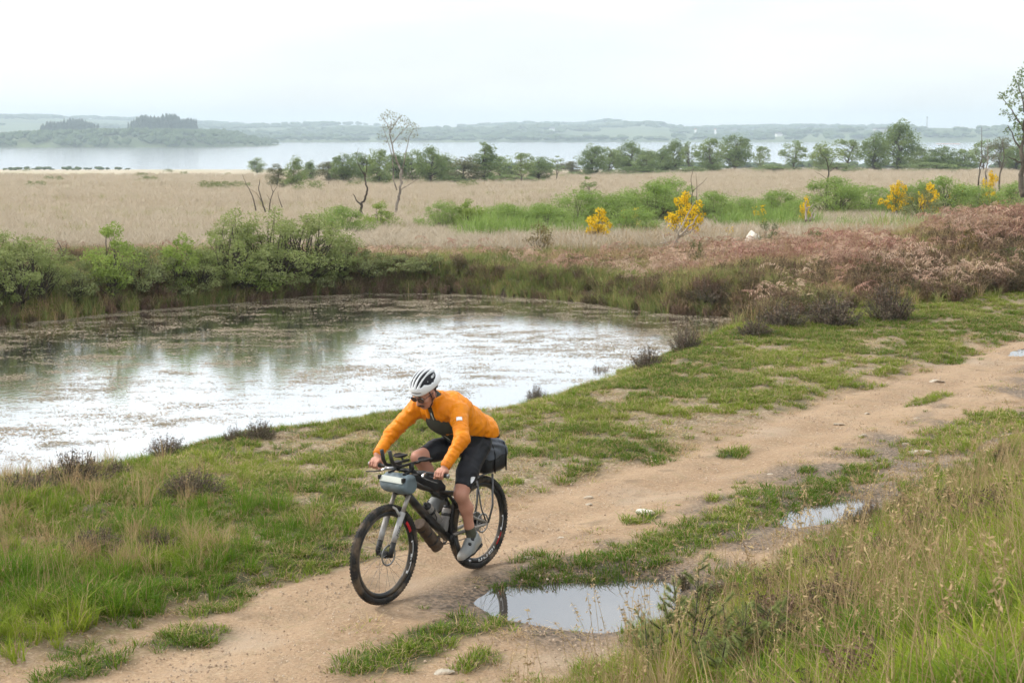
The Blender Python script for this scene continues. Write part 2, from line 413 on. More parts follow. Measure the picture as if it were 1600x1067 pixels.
def ground_material():
    m = bpy.data.materials.new('ground'); m.use_nodes = True
    N, L = m.node_tree.nodes, m.node_tree.links
    p = N['Principled BSDF']; p.inputs['Specular IOR Level'].default_value = .25
    tc = N.new('ShaderNodeTexCoord')
    def noise(scale, detail=4, sc=None):
        n = N.new('ShaderNodeTexNoise'); n.inputs['Scale'].default_value = scale; n.inputs['Detail'].default_value = detail
        if sc:
            mp = N.new('ShaderNodeMapping'); mp.inputs['Scale'].default_value = sc; L.new(tc.outputs['Object'], mp.inputs['Vector']); L.new(mp.outputs[0], n.inputs['Vector'])
        else: L.new(tc.outputs['Object'], n.inputs['Vector'])
        return n.outputs['Fac']
    def rangem(v, a, b, c=0., d=1.):
        r = N.new('ShaderNodeMapRange'); r.inputs['From Min'].default_value = a; r.inputs['From Max'].default_value = b
        r.inputs['To Min'].default_value = c; r.inputs['To Max'].default_value = d; L.new(v, r.inputs['Value']); return r.outputs['Result']
    def mix(f, a, b):
        x = N.new('ShaderNodeMix'); x.data_type = 'RGBA'
        for k, v in (('Factor', f), ('A', a), ('B', b)):
            if hasattr(v, 'is_linked'): L.new(v, x.inputs[k])
            elif k == 'Factor': x.inputs[k].default_value = v
            else: x.inputs[k].default_value = (*v, 1)
        return x.outputs['Result']
    def at_(nm):
        a = N.new('ShaderNodeAttribute'); a.attribute_name = nm; return a.outputs['Fac']
    sand = mix(rangem(noise(1.3, 5), .35, .65), (.320, .222, .138), (.250, .165, .098))
    sand = mix(rangem(noise(34, 4), .52, .70, 0, .6), sand, (.42, .31, .20))
    sand = mix(rangem(noise(44, 3), .60, .70, 0, .7), sand, (.18, .11, .06))
    sand = mix(rangem(noise(.8, 4), .56, .70, 0, .8), sand, (.31, .235, .165))
    sand = mix(rangem(noise(2.1, 6, (1, 1, 1)), .60, .70, 0, .7), sand, (.17, .115, .07))
    lit = mix(rangem(noise(5, 5), .35, .65), (.140, .104, .064), (.255, .195, .128))
    lit = mix(rangem(noise(26, 4), .52, .60), lit, (.38, .315, .225))
    lit = mix(rangem(noise(33, 4), .56, .62), lit, (.085, .062, .036))
    lit = mix(rangem(noise(9, 5), .52, .62, 0, .8), lit, (.125, .135, .045))
    grn = mix(rangem(noise(3, 4), .35, .65), (.036, .042, .016), (.075, .066, .032))  # soil under grass, its colour darkened to paint in the shade between blades
    bei = mix(rangem(noise(.06, 5, (1, 2.6, 1)), .35, .62), (.44, .375, .280), (.37, .305, .22))
    bei = mix(rangem(noise(.9, 5, (1, 1.5, 1)), .45, .75, 0, .5), bei, (.40, .33, .23))
    bei = mix(rangem(noise(.022, 4, (1, 3.2, 1)), .54, .66, 0, .55), bei, (.31, .33, .16))
    base = mix(rangem(noise(7, 4), .38, .52), lit, sand)
    base = mix(at_('sand'), mix(.22, lit, sand), mix(.8, base, sand))
    base = mix(at_('grn'), base, grn)
    base = mix(at_('red'), base, (.21, .135, .09))
    base = mix(at_('beige'), base, bei)
    wetc = mix(rangem(noise(30, 4), .42, .58), (.050, .037, .026), (.175, .125, .085))
    base = mix(at_('wet'), base, wetc)
    L.new(base, p.inputs['Base Color'])
    rr = N.new('ShaderNodeMapRange'); rr.inputs['To Min'].default_value = .9; rr.inputs['To Max'].default_value = .62
    L.new(at_('wet'), rr.inputs['Value']); L.new(rr.outputs['Result'], p.inputs['Roughness'])
    b1 = N.new('ShaderNodeBump'); b1.inputs['Strength'].default_value = .8; b1.inputs['Distance'].default_value = .02
    L.new(noise(45, 5), b1.inputs['Height'])
    b2 = N.new('ShaderNodeBump'); b2.inputs['Strength'].default_value = .5; b2.inputs['Distance'].default_value = .05
    L.new(noise(6, 5), b2.inputs['Height']); L.new(b1.outputs[0], b2.inputs['Normal'])
    L.new(b2.outputs[0], p.inputs['Normal'])
    return m
g_me = mesh_np('ground', np.stack([GX, GY, GZ], -1), GQ, None, [ground_material()])
mk = masks(GX.ravel(), GY.ravel())
for k in ('grn', 'sand', 'wet', 'beige', 'red'):
    a = g_me.attributes.new(k, 'FLOAT', 'POINT'); a.data.foreach_set('value', mk[k].astype(np.float32))
ground = tag(obj('ground', g_me), 'sandy track, grassy verges and beige moorland falling to the lake', None, None, 'structure')

# ------------------------------------------------------------------ water
def water_material(name, refl, deep, rough=.015, bump=.02, bscale=3.0, floor=.0):
    m = bpy.data.materials.new(name); m.use_nodes = True
    N, L = m.node_tree.nodes, m.node_tree.links
    N.remove(N['Principled BSDF']); out = N['Material Output']
    d = N.new('ShaderNodeBsdfDiffuse'); d.inputs['Color'].default_value = (*deep, 1)
    g = N.new('ShaderNodeBsdfGlossy'); g.inputs['Roughness'].default_value = rough; g.inputs['Color'].default_value = (.97, .98, 1, 1)
    fr = N.new('ShaderNodeFresnel'); fr.inputs['IOR'].default_value = refl
    ms = N.new('ShaderNodeMixShader')
    tc = N.new('ShaderNodeTexCoord'); nz = N.new('ShaderNodeTexNoise'); nz.inputs['Scale'].default_value = bscale; nz.inputs['Detail'].default_value = 3
    b = N.new('ShaderNodeBump'); b.inputs['Strength'].default_value = bump; b.inputs['Distance'].default_value = .02
    L.new(tc.outputs['Object'], nz.inputs['Vector']); L.new(nz.outputs['Fac'], b.inputs['Height'])
    L.new(b.outputs[0], g.inputs['Normal'])
    sc = N.new('ShaderNodeMath'); sc.operation = 'MULTIPLY_ADD'; sc.inputs[1].default_value = 1 - floor; sc.inputs[2].default_value = floor
    L.new(fr.outputs[0], sc.inputs[0]); L.new(sc.outputs[0], ms.inputs[0]); L.new(d.outputs[0], ms.inputs[1]); L.new(g.outputs[0], ms.inputs[2]); L.new(ms.outputs[0], out.inputs['Surface'])
    return m
def sheet(name, poly, z, grow, m, label):
    P = np.array(poly); c = P.mean(0)
    d = P - c; P = c + d * (1 + grow / np.linalg.norm(d, axis=1))[:, None]
    import bmesh
    bm = bmesh.new(); vs_ = [bm.verts.new((x, y, z)) for x, y in P]; f = bm.faces.new(vs_)
    bmesh.ops.triangulate(bm, faces=[f]); bm.normal_update()
    for f in bm.faces:
        if f.normal.z < 0: f.normal_flip()
    me = bpy.data.meshes.new(name); bm.to_mesh(me); bm.free(); me.materials.append(m)
    return tag(obj(name, me), label, None, None, 'structure')
pond_m = water_material('pond_water', 3.0, (.06, .055, .045), .07, .10, 9.0, .82)
sheet('pond_water', POND, WATER_Z, .9, pond_m, 'still pale pond strewn with floating brown weed')
pud_m = water_material('puddle_water', 1.8, (.07, .06, .05), .004, .01, 4, .2)
for P, lb in zip(PUDDLES, ('larger muddy puddle beside the front wheel', 'smaller puddle farther along the rut', 'thin puddle at the far right end of the track')):
    sheet('puddle_water', P, PUD_Z, .22, pud_m, lb)
LAKE_Z = -16.0
lake_m = water_material('lake_water', 2.2, (.16, .17, .18), .12, .2, .08, .68)
lm = mesh_np('lake_water', [(-5000, 600, LAKE_Z), (5000, 600, LAKE_Z), (5000, 3400, LAKE_Z), (-5000, 3400, LAKE_Z)], [[0, 1, 2, 3]], None, [lake_m])
tag(obj('lake_water', lm), 'broad pale lake beyond the moor', None, None, 'structure')

# ------------------------------------------------------------------ far shore: hills and peninsula
hx = np.linspace(-2600, 2600, 261); hy = np.concatenate([np.linspace(2700, 3300, 25), np.linspace(3350, 5600, 46)])
HX, HY = np.meshgrid(hx, hy)
RIDGE_PX = [(-700, 178), (0, 177), (100, 179), (200, 183), (350, 190), (560, 190), (650, 195), (700, 193), (760, 190), (830, 187), (900, 190), (960, 184), (1000, 188), (1050, 196), (1150, 194),
            (1260, 193), (1310, 197), (1370, 193), (1410, 202), (1500, 205), (1600, 203), (2300, 195)]
def ridge_z(x):
    X = [(a - 800) / FPX * 4600 for a, b in RIDGE_PX]
    Z = [EYE + (205 - b) / FPX * 4600 for a, b in RIDGE_PX]
    return np.interp(x, X, Z)
def hill_z(x, y):
    k = sstep(0, 1, (y - 2760) / 1800)
    z = LAKE_Z - 3 + 5 * sstep(2700, 2800, y) + (ridge_z(x) - 15 - LAKE_Z) * k
    z = z + 9 * (fbm(x * .004, y * .004, 4, 77) - .5) * sstep(2800, 3200, y)
    near = np.exp(-(((x - 860) / 330) ** 2 + ((y - 3050) / 220) ** 2)) * 20      # nearer wooded hill on the right
    return z + near
HZ = hill_z(HX, HY)
ii = np.arange(HX.size).reshape(HX.shape)
hills_m = material('hill_fields', (.085, .115, .045), (.13, .155, .065), .95, .008, c3=(.045, .070, .034))
tag(obj('hills', mesh_np('hills', np.stack([HX, HY, HZ], -1), np.stack([ii[:-1, :-1], ii[:-1, 1:], ii[1:, 1:], ii[1:, :-1]], -1).reshape(-1, 4), None, [hills_m])),
    'low hazy wooded hills across the lake', None, None, 'structure')
# peninsula
px_ = np.linspace(-1500, -255, 120); py_ = np.linspace(1780, 2350, 40)
PX, PY = np.meshgrid(px_, py_)
def pen_z(x, y):
    tip = sstep(-262, -420, x)
    front = 1850 + 30 * (fbm(x * .01, x * 0, 3, 61) - .5) + 130 * sstep(-420, -262, x)
    k = sstep(0, 90, y - front) * sstep(2330, 2200, y) * tip
    hill = 6 * np.exp(-((x + 420) / 110) ** 2) + 5 * np.exp(-((x + 560) / 90) ** 2)
    return LAKE_Z - 4 + (6 + 5 * k + hill) * k
PZ = pen_z(PX, PY); ii = np.arange(PX.size).reshape(PX.shape)
tag(obj('peninsula', mesh_np('peninsula', np.stack([PX, PY, PZ], -1), np.stack([ii[:-1, :-1], ii[:-1, 1:], ii[1:, 1:], ii[1:, :-1]], -1).reshape(-1, 4), None, [hills_m])),
    'low wooded spit of land reaching into the lake', None, None, 'structure')

# ------------------------------------------------------------------ foliage building blocks
def leaf_quads(C, size, asp=.55, rg=rng, droop=.0):
    n = len(C); a = rg.normal(size=(n, 3)); a[:, 2] = a[:, 2] * .8 - droop; a /= np.linalg.norm(a, axis=1)[:, None]
    b = rg.normal(size=(n, 3)); b -= a * (a * b).sum(1)[:, None]; b /= np.linalg.norm(b, axis=1)[:, None]
    sz = (size * rg.uniform(.6, 1.3, n))[:, None]
    V = np.stack([C - a * sz * .5, C + b * sz * asp * .5, C + a * sz * .5, C - b * sz * asp * .5], 1).reshape(-1, 3)
    Q = np.arange(n * 4).reshape(-1, 4)
    return V, Q
def plant(seed, h, w, ncl, nleaf, leaf, clr, trunk=0.0, stem_r=.03, stems=5, asp=.55, bare=.0, lean=.15, flat=.8, low=.15, branch_to=1.0, droop=0.):
    """stems and leaves of a shrub or tree standing at the origin: returns (wood MB, leaf V, leaf Q)"""
    rg = np.random.default_rng(seed)
    cl = []
    while len(cl) < ncl:
        p = rg.uniform(-1, 1, 3); r = np.linalg.norm(p)
        if r > 1 or r < .45 and rg.random() < .6: continue
        z = trunk + (h - trunk) * (low + (1 - low) * (p[2] * .5 + .5))
        k = 1 - .45 * max(0, (z - trunk) / (h - trunk + 1e-6) - .5) * 1.2
        cl.append([p[0] * w / 2 * k * rg.uniform(.75, 1.12), p[1] * w / 2 * k * rg.uniform(.75, 1.12), z])
    cl = np.array(cl); mb = MB()
    roots = [np.array([rg.normal(0, w * .05), rg.normal(0, w * .05), -.03]) for _ in range(stems)]
    tops = None
    if trunk > 0:
        ln = rg.normal(0, lean, 2) * h
        tt = np.linspace(0, 1, 7)[:, None]
        path = np.concatenate([ln * tt ** 1.4 + rg.normal(0, .02 * h, (7, 2)) * tt, (tt * h * .82) - .03], 1)
        mb.tube(path, np.linspace(stem_r, stem_r * .3, 7), 7)
        tops = path
    for i, c in enumerate(cl):
        if rg.random() > branch_to: continue
        if tops is not None:
            k = int(np.clip(round((c[2] - .18 * h) / (h * .82) * 6), 1, 6)); a = tops[k]; r0 = stem_r * (.5 - .05 * k)
        else: a = roots[i % stems]; r0 = stem_r * .7
        m = a * .5 + c * .5 + rg.normal(0, .06 * h, 3); m[2] += .04 * h
        mb.tube([a, a * .7 + m * .3, m, m * .45 + c * .55, c], [r0, r0 * .8, r0 * .55, r0 * .35, r0 * .12], 4, cap=False)
    per = max(1, nleaf // ncl)
    C = []
    for c in cl:
        if rg.random() < bare: continue
        n = int(per * rg.uniform(.5, 1.5)); q = rg.normal(size=(n, 3)); q /= np.linalg.norm(q, axis=1)[:, None]
        rad = clr * rg.uniform(.6, 1.25) * rg.uniform(.25, 1, (n, 1)) ** .55
        C.append(c + q * rad * np.array([1, 1, flat]))
    C = np.concatenate(C) if C else np.zeros((0, 3)); C = C[C[:, 2] > .02]
    V, Q = leaf_quads(C, leaf, asp, rg, droop)
    return mb, V, Q
def blades(seed, n, h, r, lean, wid, hv=.35, curl=.5):
    rg = np.random.default_rng(seed)
    a = rg.uniform(0, 6.283, n); rr = r * np.sqrt(rg.uniform(0, 1, n)); base = np.stack([np.cos(a) * rr, np.sin(a) * rr, np.full(n, -.01)], 1)
    az = a + rg.normal(0, .9, n); hh = h * rg.uniform(1 - hv, 1 + hv, n); ln = np.abs(rg.normal(0, lean, n)) + lean * .25
    d = np.stack([np.cos(az), np.sin(az), np.zeros(n)], 1); side = np.stack([-np.sin(az), np.cos(az), np.zeros(n)], 1) * (wid * rg.uniform(.6, 1.3, n))[:, None] / 2
    twist = rg.uniform(-1, 1, n)[:, None] * d * wid * .5
    side = side + twist
    up = np.array([0, 0, 1.0])
    mid = base + d * (ln * hh * .38)[:, None] + up * (hh * .58)[:, None]
    tip = base + d * (ln * hh * (1 + curl * .3))[:, None] + up * (hh * (1 - curl * np.minimum(ln, 1.2) * .35))[:, None]
    V = np.stack([base - side, base + side, mid + side * .75, mid - side * .75, tip], 1).reshape(-1, 3)
    i = np.arange(n)[:, None] * 5
    return V, i + np.array([[0, 1, 2, 3]]), i + np.array([[3, 2, 4]])
def tuft_proto(name, m, parts):
    mb = MB()
    for mi, args in parts: V, Q, T = blades(*args); mb.add(V, Q, T, mi)
    return proto(name, mb.mesh(name, m))

# foliage materials (leaf reflectances)
M = {}
M['turf'] = material('turf_blade', (.225, .275, .035), (.085, .155, .015), .75, island=.7, tint=True, transl=.3, spec=.15)
M['lush'] = material('lush_blade', (.300, .350, .036), (.090, .185, .013), .7, island=.6, tint=True, transl=.35, spec=.15)
M['dry'] = material('dry_blade', (.48, .360, .195), (.31, .205, .105), .8, island=.9, tint=True, transl=.25, spec=.1)
M['molinia'] = material('moor_blade', (.51, .435, .335), (.43, .36, .265), .85, island=.8, tint=True, transl=.25, spec=.1)
M['rush'] = material('rush_blade', (.300, .310, .095), (.130, .175, .048), .7, island=.7, tint=True, transl=.2, spec=.15)
M['reed'] = material('reed_blade', (.27, .36, .095), (.165, .255, .06), .75, island=.7, tint=True, transl=.3, spec=.15)
M['heather'] = material('heather_twig', (.215, .135, .098), (.085, .078, .036), .85, island=.8, tint=True, transl=.1, spec=.1)
M['bracken'] = material('bracken_frond', (.295, .150, .112), (.47, .345, .245), .85, island=.7, tint=True, transl=.2, spec=.1)
M['willow'] = material('willow_leaf', (.200, .245, .070), (.315, .345, .140), .7, 1.2, island=.9, transl=.35, spec=.2)
M['willow_bright'] = material('bright_leaf', (.210, .285, .055), (.310, .380, .100), .7, 1.2, island=.9, transl=.38, spec=.2)
M['scrub'] = material('scrub_leaf', (.165, .195, .070), (.255, .270, .120), .75, 1.5, island=.9, transl=.3, spec=.15)
M['broom'] = material('broom_leaf', (.200, .290, .065), (.290, .375, .115), .75, 1.0, island=.9, transl=.35, spec=.15)
M['tree'] = material('tree_leaf', (.120, .180, .062), (.215, .270, .095), .7, .6, island=.9, transl=.3, spec=.2)
M['tree2'] = material('tree_leaf_pale', (.165, .230, .080), (.260, .315, .120), .7, .6, island=.9, transl=.3, spec=.2)
M['tree3'] = material('tree_leaf_olive', (.130, .140, .065), (.180, .180, .090), .75, .6, island=.9, transl=.3, spec=.2)
M['gorse'] = material('gorse_spine', (.085, .115, .038), (.130, .150, .055), .75, 4, island=.8, transl=.15, spec=.2)
M['gorse_brown'] = material('gorse_faded', (.20, .130, .035), (.115, .100, .035), .8, 4, island=.9, transl=.15, spec=.2)
M['flower'] = material('gorse_flower', (.80, .50, .006), (.85, .62, .02), .6, 5, island=.7, transl=.3, spec=.2)
M['bark'] = material('grey_bark', (.14, .115, .09), (.075, .06, .045), .9, 9, bump=.4)
M['bark_dark'] = material('dark_bark', (.045, .036, .028), (.085, .068, .05), .9, 9, bump=.4)
M['bark_pale'] = material('birch_bark', (.36, .32, .27), (.15, .12, .095), .85, 5, bump=.3, c3=(.07, .055, .045))
M['deadwood'] = material('bleached_wood', (.42, .37, .30), (.26, .215, .165), .85, 8, bump=.4)
M['far_tree'] = material('far_canopy', (.050, .080, .034), (.085, .120, .048), .95, .25, tint=True)
M['far_conifer'] = material('far_conifer', (.018, .030, .022), (.030, .045, .028), .95, .25, tint=True)
M['weed'] = material('pond_weed', (.36, .28, .20), (.20, .175, .11), .8, island=.7, tint=True, spec=.2)
M['pebble'] = material('pebble', (.44, .34, .25), (.25, .17, .11), .85, island=.9, tint=True)
M['stone'] = material('pale_stone', (.44, .385, .31), (.28, .235, .18), .9, 14, bump=.9, c3=(.27, .19, .12))

# ------------------------------------------------------------------ ground cover (uncountable: stuff)
def sample(n, x0, x1, y0, y1, prob, grow=False):
    x = rng.uniform(x0, x1, n)
    y = np.exp(rng.uniform(math.log(y0), math.log(y1), n)) if grow else rng.uniform(y0, y1, n)
    if grow: x = rng.uniform(-1, 1, n) * y * .40
    ok = in_view(x, y, np.clip((st(x, y)[0] - 2) * .3, 0, 1.8), 160, 320) if not grow else np.ones(n, bool)
    x, y = x[ok], y[ok]
    k = rng.random(len(x)) < prob(x, y)
    x, y = x[k], y[k]
    return np.stack([x, y, height(x, y)], 1)
turf = [tuft_proto('turf_a%d' % i, [M['turf'], M['dry']], [(0, (100 + i, 26, .055, .05, .8, .006)), (1, (130 + i, 6, .06, .06, 1.1, .005))]) for i in range(4)]
lush = [tuft_proto('lush_a%d' % i, [M['lush'], M['dry']], [(0, (200 + i, 40, .20, .07, .55, .007)), (1, (230 + i, 5, .24, .06, .5, .005))]) for i in range(4)]
dry = [tuft_proto('dry_a%d' % i, [M['dry'], M['lush']], [(0, (300 + i, 26, .34, .07, .45, .005)), (1, (330 + i, 8, .24, .06, .5, .006))]) for i in range(4)]
moor = [tuft_proto('moor_a%d' % i, [M['molinia']], [(0, (400 + i, 46, .42, .20, .5, .016))]) for i in range(4)]
rush = [tuft_proto('rush_a%d' % i, [M['rush'], M['dry']], [(0, (500 + i, 36, .38, .09, .40, .009)), (1, (530 + i, 8, .40, .10, .5, .008))]) for i in range(4)]
def stalk_proto(name, seed, h):
    rg = np.random.default_rng(seed); mb = MB()
    for k in range(3):
        az = rg.uniform(0, 6.28); ln = rg.uniform(.1, .45) * h; hh = h * rg.uniform(.75, 1.1); b = rg.normal(0, .04, 2)
        t = np.linspace(0, 1, 6)
        P = np.stack([b[0] + math.cos(az) * ln * t ** 2, b[1] + math.sin(az) * ln * t ** 2, hh * t - .01], 1)
        mb.tube(P, np.linspace(.0019, .0010, 6), 3, cap=False)
        C = P[-1] - (P[-1] - P[-2]) * rg.uniform(0, .9, (16, 1)) + rg.normal(0, .006, (16, 3))
        V, Q = leaf_quads(C, .022, .28, rg); mb.add(V, Q)
    return proto(name, mb.mesh(name, [M['dry']]))
stalk = [stalk_proto('stalk_a%d' % i, 600 + i, .72) for i in range(5)]
def heather_proto(name, seed, h, m, r=.16, n=44):
    rg = np.random.default_rng(seed); mb = MB()
    for k in range(n):
        az = rg.uniform(0, 6.28); d = rg.uniform(.1, 1) ** .7 * r; hh = h * rg.uniform(.55, 1.1) * (1 - .25 * d / r)
        a = np.array([math.cos(az) * d * .35, math.sin(az) * d * .35, -.01]); e = np.array([math.cos(az) * d, math.sin(az) * d, hh])
        mid = (a + e) / 2 + rg.normal(0, .02, 3)
        mb.tube([a, mid, e], [.004, .003, .0015], 3, cap=False)
        C = mid + (e - mid) * rg.uniform(-.2, 1.05, (14, 1)) + rg.normal(0, .010, (14, 3))
        V, Q = leaf_quads(C, .028, .35, rg); mb.add(V, Q)
    return proto(name, mb.mesh(name, [m]))
heath = [heather_proto('heather_a%d' % i, 700 + i, .28, M['heather']) for i in range(4)]
def bracken_proto(name, seed):
    rg = np.random.default_rng(seed); mb = MB()
    for f in range(7):
        az = rg.uniform(0, 6.28); L_ = rg.uniform(.5, .95); t = np.linspace(0, 1, 9); up = rg.uniform(.15, .55)
        dirv = np.array([math.cos(az), math.sin(az)])
        P = np.stack([dirv[0] * L_ * t, dirv[1] * L_ * t, up * np.sin(t * 2.3) + .02 + rg.normal(0, .015, 9)], 1)
        mb.tube(P, np.linspace(.005, .002, 9), 3, cap=False)
        sd = np.array([-dirv[1], dirv[0], 0])
        for k in (1.5, 2, 2.5, 3, 3.5, 4, 4.5, 5, 5.5, 6, 6.5, 7, 7.5, 8):
            for sg in (-1, 1):
                pk = P[int(k)] if k == int(k) else (P[int(k)] + P[int(k) + 1]) / 2
                ln = .20 * (1 - k / 8 * .8) * rg.uniform(.6, 1.2)
                e = pk + sd * sg * ln + np.array([dirv[0], dirv[1], 0]) * ln * .35 + np.array([0, 0, rg.normal(-.04, .04)])
                q = np.array([dirv[0], dirv[1], 0]) * .010
                mb.add([pk - q, pk + q, (pk + e) / 2 + q * 1.1, e, (pk + e) / 2 - q * 1.1], [[0, 1, 2, 4]], [[4, 2, 3]])
    return proto(name, mb.mesh(name, [M['bracken']]))
brack = [bracken_proto('bracken_a%d' % i, 800 + i) for i in range(4)]

def pr_turf(x, y):
    k = masks(x, y); s, t = st(x, y)
    return k['grn'] * (1 - .75 * k['bank']) * (sd_pond(x, y) > .05)
P_ = sample(130000, -13, 16, 7, 32, pr_turf)
scatter('short_grass', 'short green turf in patches along the track verges', 'grass', P_, turf, rng.uniform(.6, 1.35, len(P_)), tint=np.clip(fbm(P_[:, 0] * .7, P_[:, 1] * .7, 3, 91) * 2.4 - .7 + rng.normal(0, .2, len(P_)), 0, 1))
def pr_sparse(x, y):
    s, t = st(x, y); k = masks(x, y)
    return .10 * sstep(.50, .66, fbm(x * 2, y * 2, 3, 55)) * (k['grn'] < .3) * (sd_puddle(x, y) > .15) * ((s < -.9) | ((s > .6) & (s < 2.4)))
P_ = sample(60000, -10, 14, 7, 26, pr_sparse)
scatter('stray_grass', 'stray low grass blades on bare sandy soil', 'grass', P_, turf, rng.uniform(.35, .8, len(P_)))
litter = [tuft_proto('litter_a%d' % i, [M['dry'], M['turf']], [(0, (160 + i, 22, .045, .12, 1.7, .006, .5, 1.2)), (1, (170 + i, 7, .035, .09, 1.0, .006))]) for i in range(3)]
def pr_litter(x, y):
    s, t = st(x, y); k = masks(x, y)
    return np.clip((1 - k['sand']) * (1 - k['bank']) * .8 + .9 * sstep(-.35, -.75, s + .5 * (fbm(x * 2, y * 2, 3, 56) - .5)) * k['sand'] * sstep(.45, .6, fbm(x * 3, y * 3, 3, 53)) + .5 * (s > .5) * (s < 2.6) * sstep(.48, .6, fbm(x * 3, y * 3, 3, 54)), 0, 1) * (sd_pond(x, y) > .1) * (sd_puddle(x, y) > .06) * (y < 30)
P_ = sample(30000, -11, 15, 7, 30, pr_litter)
scatter('dead_grass_litter', 'withered grass litter on the bare soil of the verge', 'grass', P_, litter, rng.uniform(.4, 1.1, len(P_)))
def pr_lush(x, y):
    s, t = st(x, y); k = masks(x, y); sp = sd_pond(x, y)
    e = k['lush'] * (sp > .02) * (.18 + .82 * sstep(.42, .6, fbm(x * 1.3, y * 1.3, 3, 57))) * (s < 0)
    return e * (.35 + .65 * sstep(0, -5, t)) * (y < 30)
P_ = sample(60000, -13, 8, 7, 28, pr_lush)
sc_ = rng.uniform(.35, .9, len(P_)) * (.65 + .7 * vnoise(P_[:, 0] * 1.3, P_[:, 1] * 1.3, 95)) * (1 - .4 * sstep(-4, 2, st(P_[:, 0], P_[:, 1])[1]))
scatter('pond_edge_grass', 'lush green grass along the near edge of the pond', 'grass', P_, lush, sc_, tint=np.clip(fbm(P_[:, 0] * .9, P_[:, 1] * .9, 3, 92) * 1.8 - .4, 0, 1))
def pr_leftdry(x, y):
    s, t = st(x, y)
    return .9 * sstep(.46, .60, fbm(x * .9, y * .9, 3, 58)) * sstep(-.6, -3, t + .3 * s) * (s < -1.3) * (sd_pond(x, y) > .1)
P_ = sample(8000, -13, 3, 7, 22, pr_leftdry)
scatter('dry_verge_grass', 'tawny dry grass among the green left of the track', 'grass', P_, dry, rng.uniform(.4, .85, len(P_)))
P_ = sample(1500, -8, 0, 7, 18, lambda x, y: sstep(-1.5, -4, st(x, y)[1]) * (st(x, y)[0] < -1.3) * (sd_pond(x, y) > .15))
scatter('verge_stalk_grass', 'thin seed stalks above the grass left of the track', 'grass', P_, stalk, rng.uniform(.45, .95, len(P_)))
# bank in front of the viewer
def pr_bank(x, y): return masks(x, y)['bank']
P_ = sample(52000, -2, 15, 1.5, 26, lambda x, y: pr_bank(x, y) * np.clip(.20 + .6 * sstep(3.8, 4.8, st(x, y)[0]) + .6 * sstep(.46, .58, fbm(x * .8, y * .8, 3, 59)), 0, 1))
def bank_h(P): return .42 + .58 * sstep(2.1, 3.7, st(P[:, 0], P[:, 1])[0])
scatter('bank_green_grass', 'bright green grass on the bank at lower right', 'grass', P_, lush, rng.uniform(.6, 1.25, len(P_)) * bank_h(P_), tint=np.clip(fbm(P_[:, 0] * 1.1, P_[:, 1] * 1.1, 3, 93) * 1.8 - .5, 0, 1))
P_ = sample(14000, -2, 15, 1.5, 26, lambda x, y: pr_bank(x, y) * np.clip(.10 + sstep(4.6, 3.0, st(x, y)[0]) * .45 + .7 * sstep(.50, .62, fbm(x * .8, y * .8, 3, 60)), 0, 1) * (1 - .6 * sstep(4.2, 5.4, st(x, y)[0])))
scatter('bank_dry_grass', 'tawny dry grass on the bank at lower right', 'grass', P_, dry, rng.uniform(.5, 1.1, len(P_)) * bank_h(P_))
P_ = sample(9000, -2, 15, 2.5, 24, lambda x, y: pr_bank(x, y) * sstep(2.3, 3.4, st(x, y)[0]) * (.2 + .8 * sstep(.42, .60, fbm(x * .7, y * .7, 3, 64))))
scatter('bank_stalk_grass', 'tall straw coloured seed stalks over the bank at lower right', 'grass', P_, stalk, rng.uniform(.5, 1.3, len(P_)) * bank_h(P_))
P_ = sample(6000, -2, 15, 2, 24, lambda x, y: pr_bank(x, y) * sstep(5.2, 4.2, st(x, y)[0]) * sstep(.49, .57, fbm(x * .75 + 9, y * .75, 3, 61)))
scatter('bank_heather', 'brown heather and dead stems on the bank at lower right', 'heather', P_, heath, rng.uniform(.55, 1.25, len(P_)) * bank_h(P_))
# far bank of the pond, right hand heath
BOULDER = at(1178, 388)
def far_bank(x, y):
    clear = np.hypot((x - BOULDER[0]) / 1.1, (y - BOULDER[1] + 2.0) / 2.8) > 1
    return clear * far_bank_all(x, y)
def far_bank_all(x, y):
    s, t = st(x, y); sp = sd_pond(x, y)
    return (sp > .03) * sstep(-.5, .8, y - heath_line(x) + 1.6 * (fbm(x * .8, y * .8, 4, 41) - .5)) * (np.abs(s + .3) > 1.2) * (s < 1) * (y < 52)
def pr_fb(x, y): return far_bank(x, y) * (1 - .75 * sstep(43, 48, y)) * (1 - .8 * masks(x, y)['red'])
P_ = sample(38000, -20, 20, 23, 52, lambda x, y: pr_fb(x, y) * (1 - .5 * sstep(2, 7, x)) * (.45 + .55 * sstep(.40, .56, fbm(x * .5, y * .5, 3, 62))))
scatter('far_bank_grass', 'rushes and coarse green grass on the far pond bank', 'grass', P_, rush, rng.uniform(.35, .85, len(P_)) * (1 + .35 * (vnoise(P_[:, 0] * 1.1, P_[:, 1] * 1.1, 99) - .3)), tint=np.clip(fbm(P_[:, 0] * .4, P_[:, 1] * .4, 3, 94) * 2 - .5, 0, 1))
P_ = sample(30000, -20, 20, 23, 52, lambda x, y: far_bank(x, y) * np.clip(sstep(.46, .58, fbm(x * .45 + 5, y * .45, 3, 63)) + .35 * sstep(2, 6, x), 0, 1))
scatter('far_bank_dry_grass', 'pale dry grass between the shrubs beyond the pond', 'grass', P_, dry, rng.uniform(.5, 1.2, len(P_)))
def pr_edge(x, y):
    sp = sd_pond(x, y); return (sp > -.05) * sstep(2.2, .9, sp) * sstep(-.3, .8, y - heath_line(x)) * (st(x, y)[0] < -1.3)
P_ = sample(60000, -20, 9, 22, 41, lambda x, y: pr_edge(x, y) * (.12 + .8 * sstep(.44, .56, fbm(x * 1.2, y * 1.2, 3, 78))))
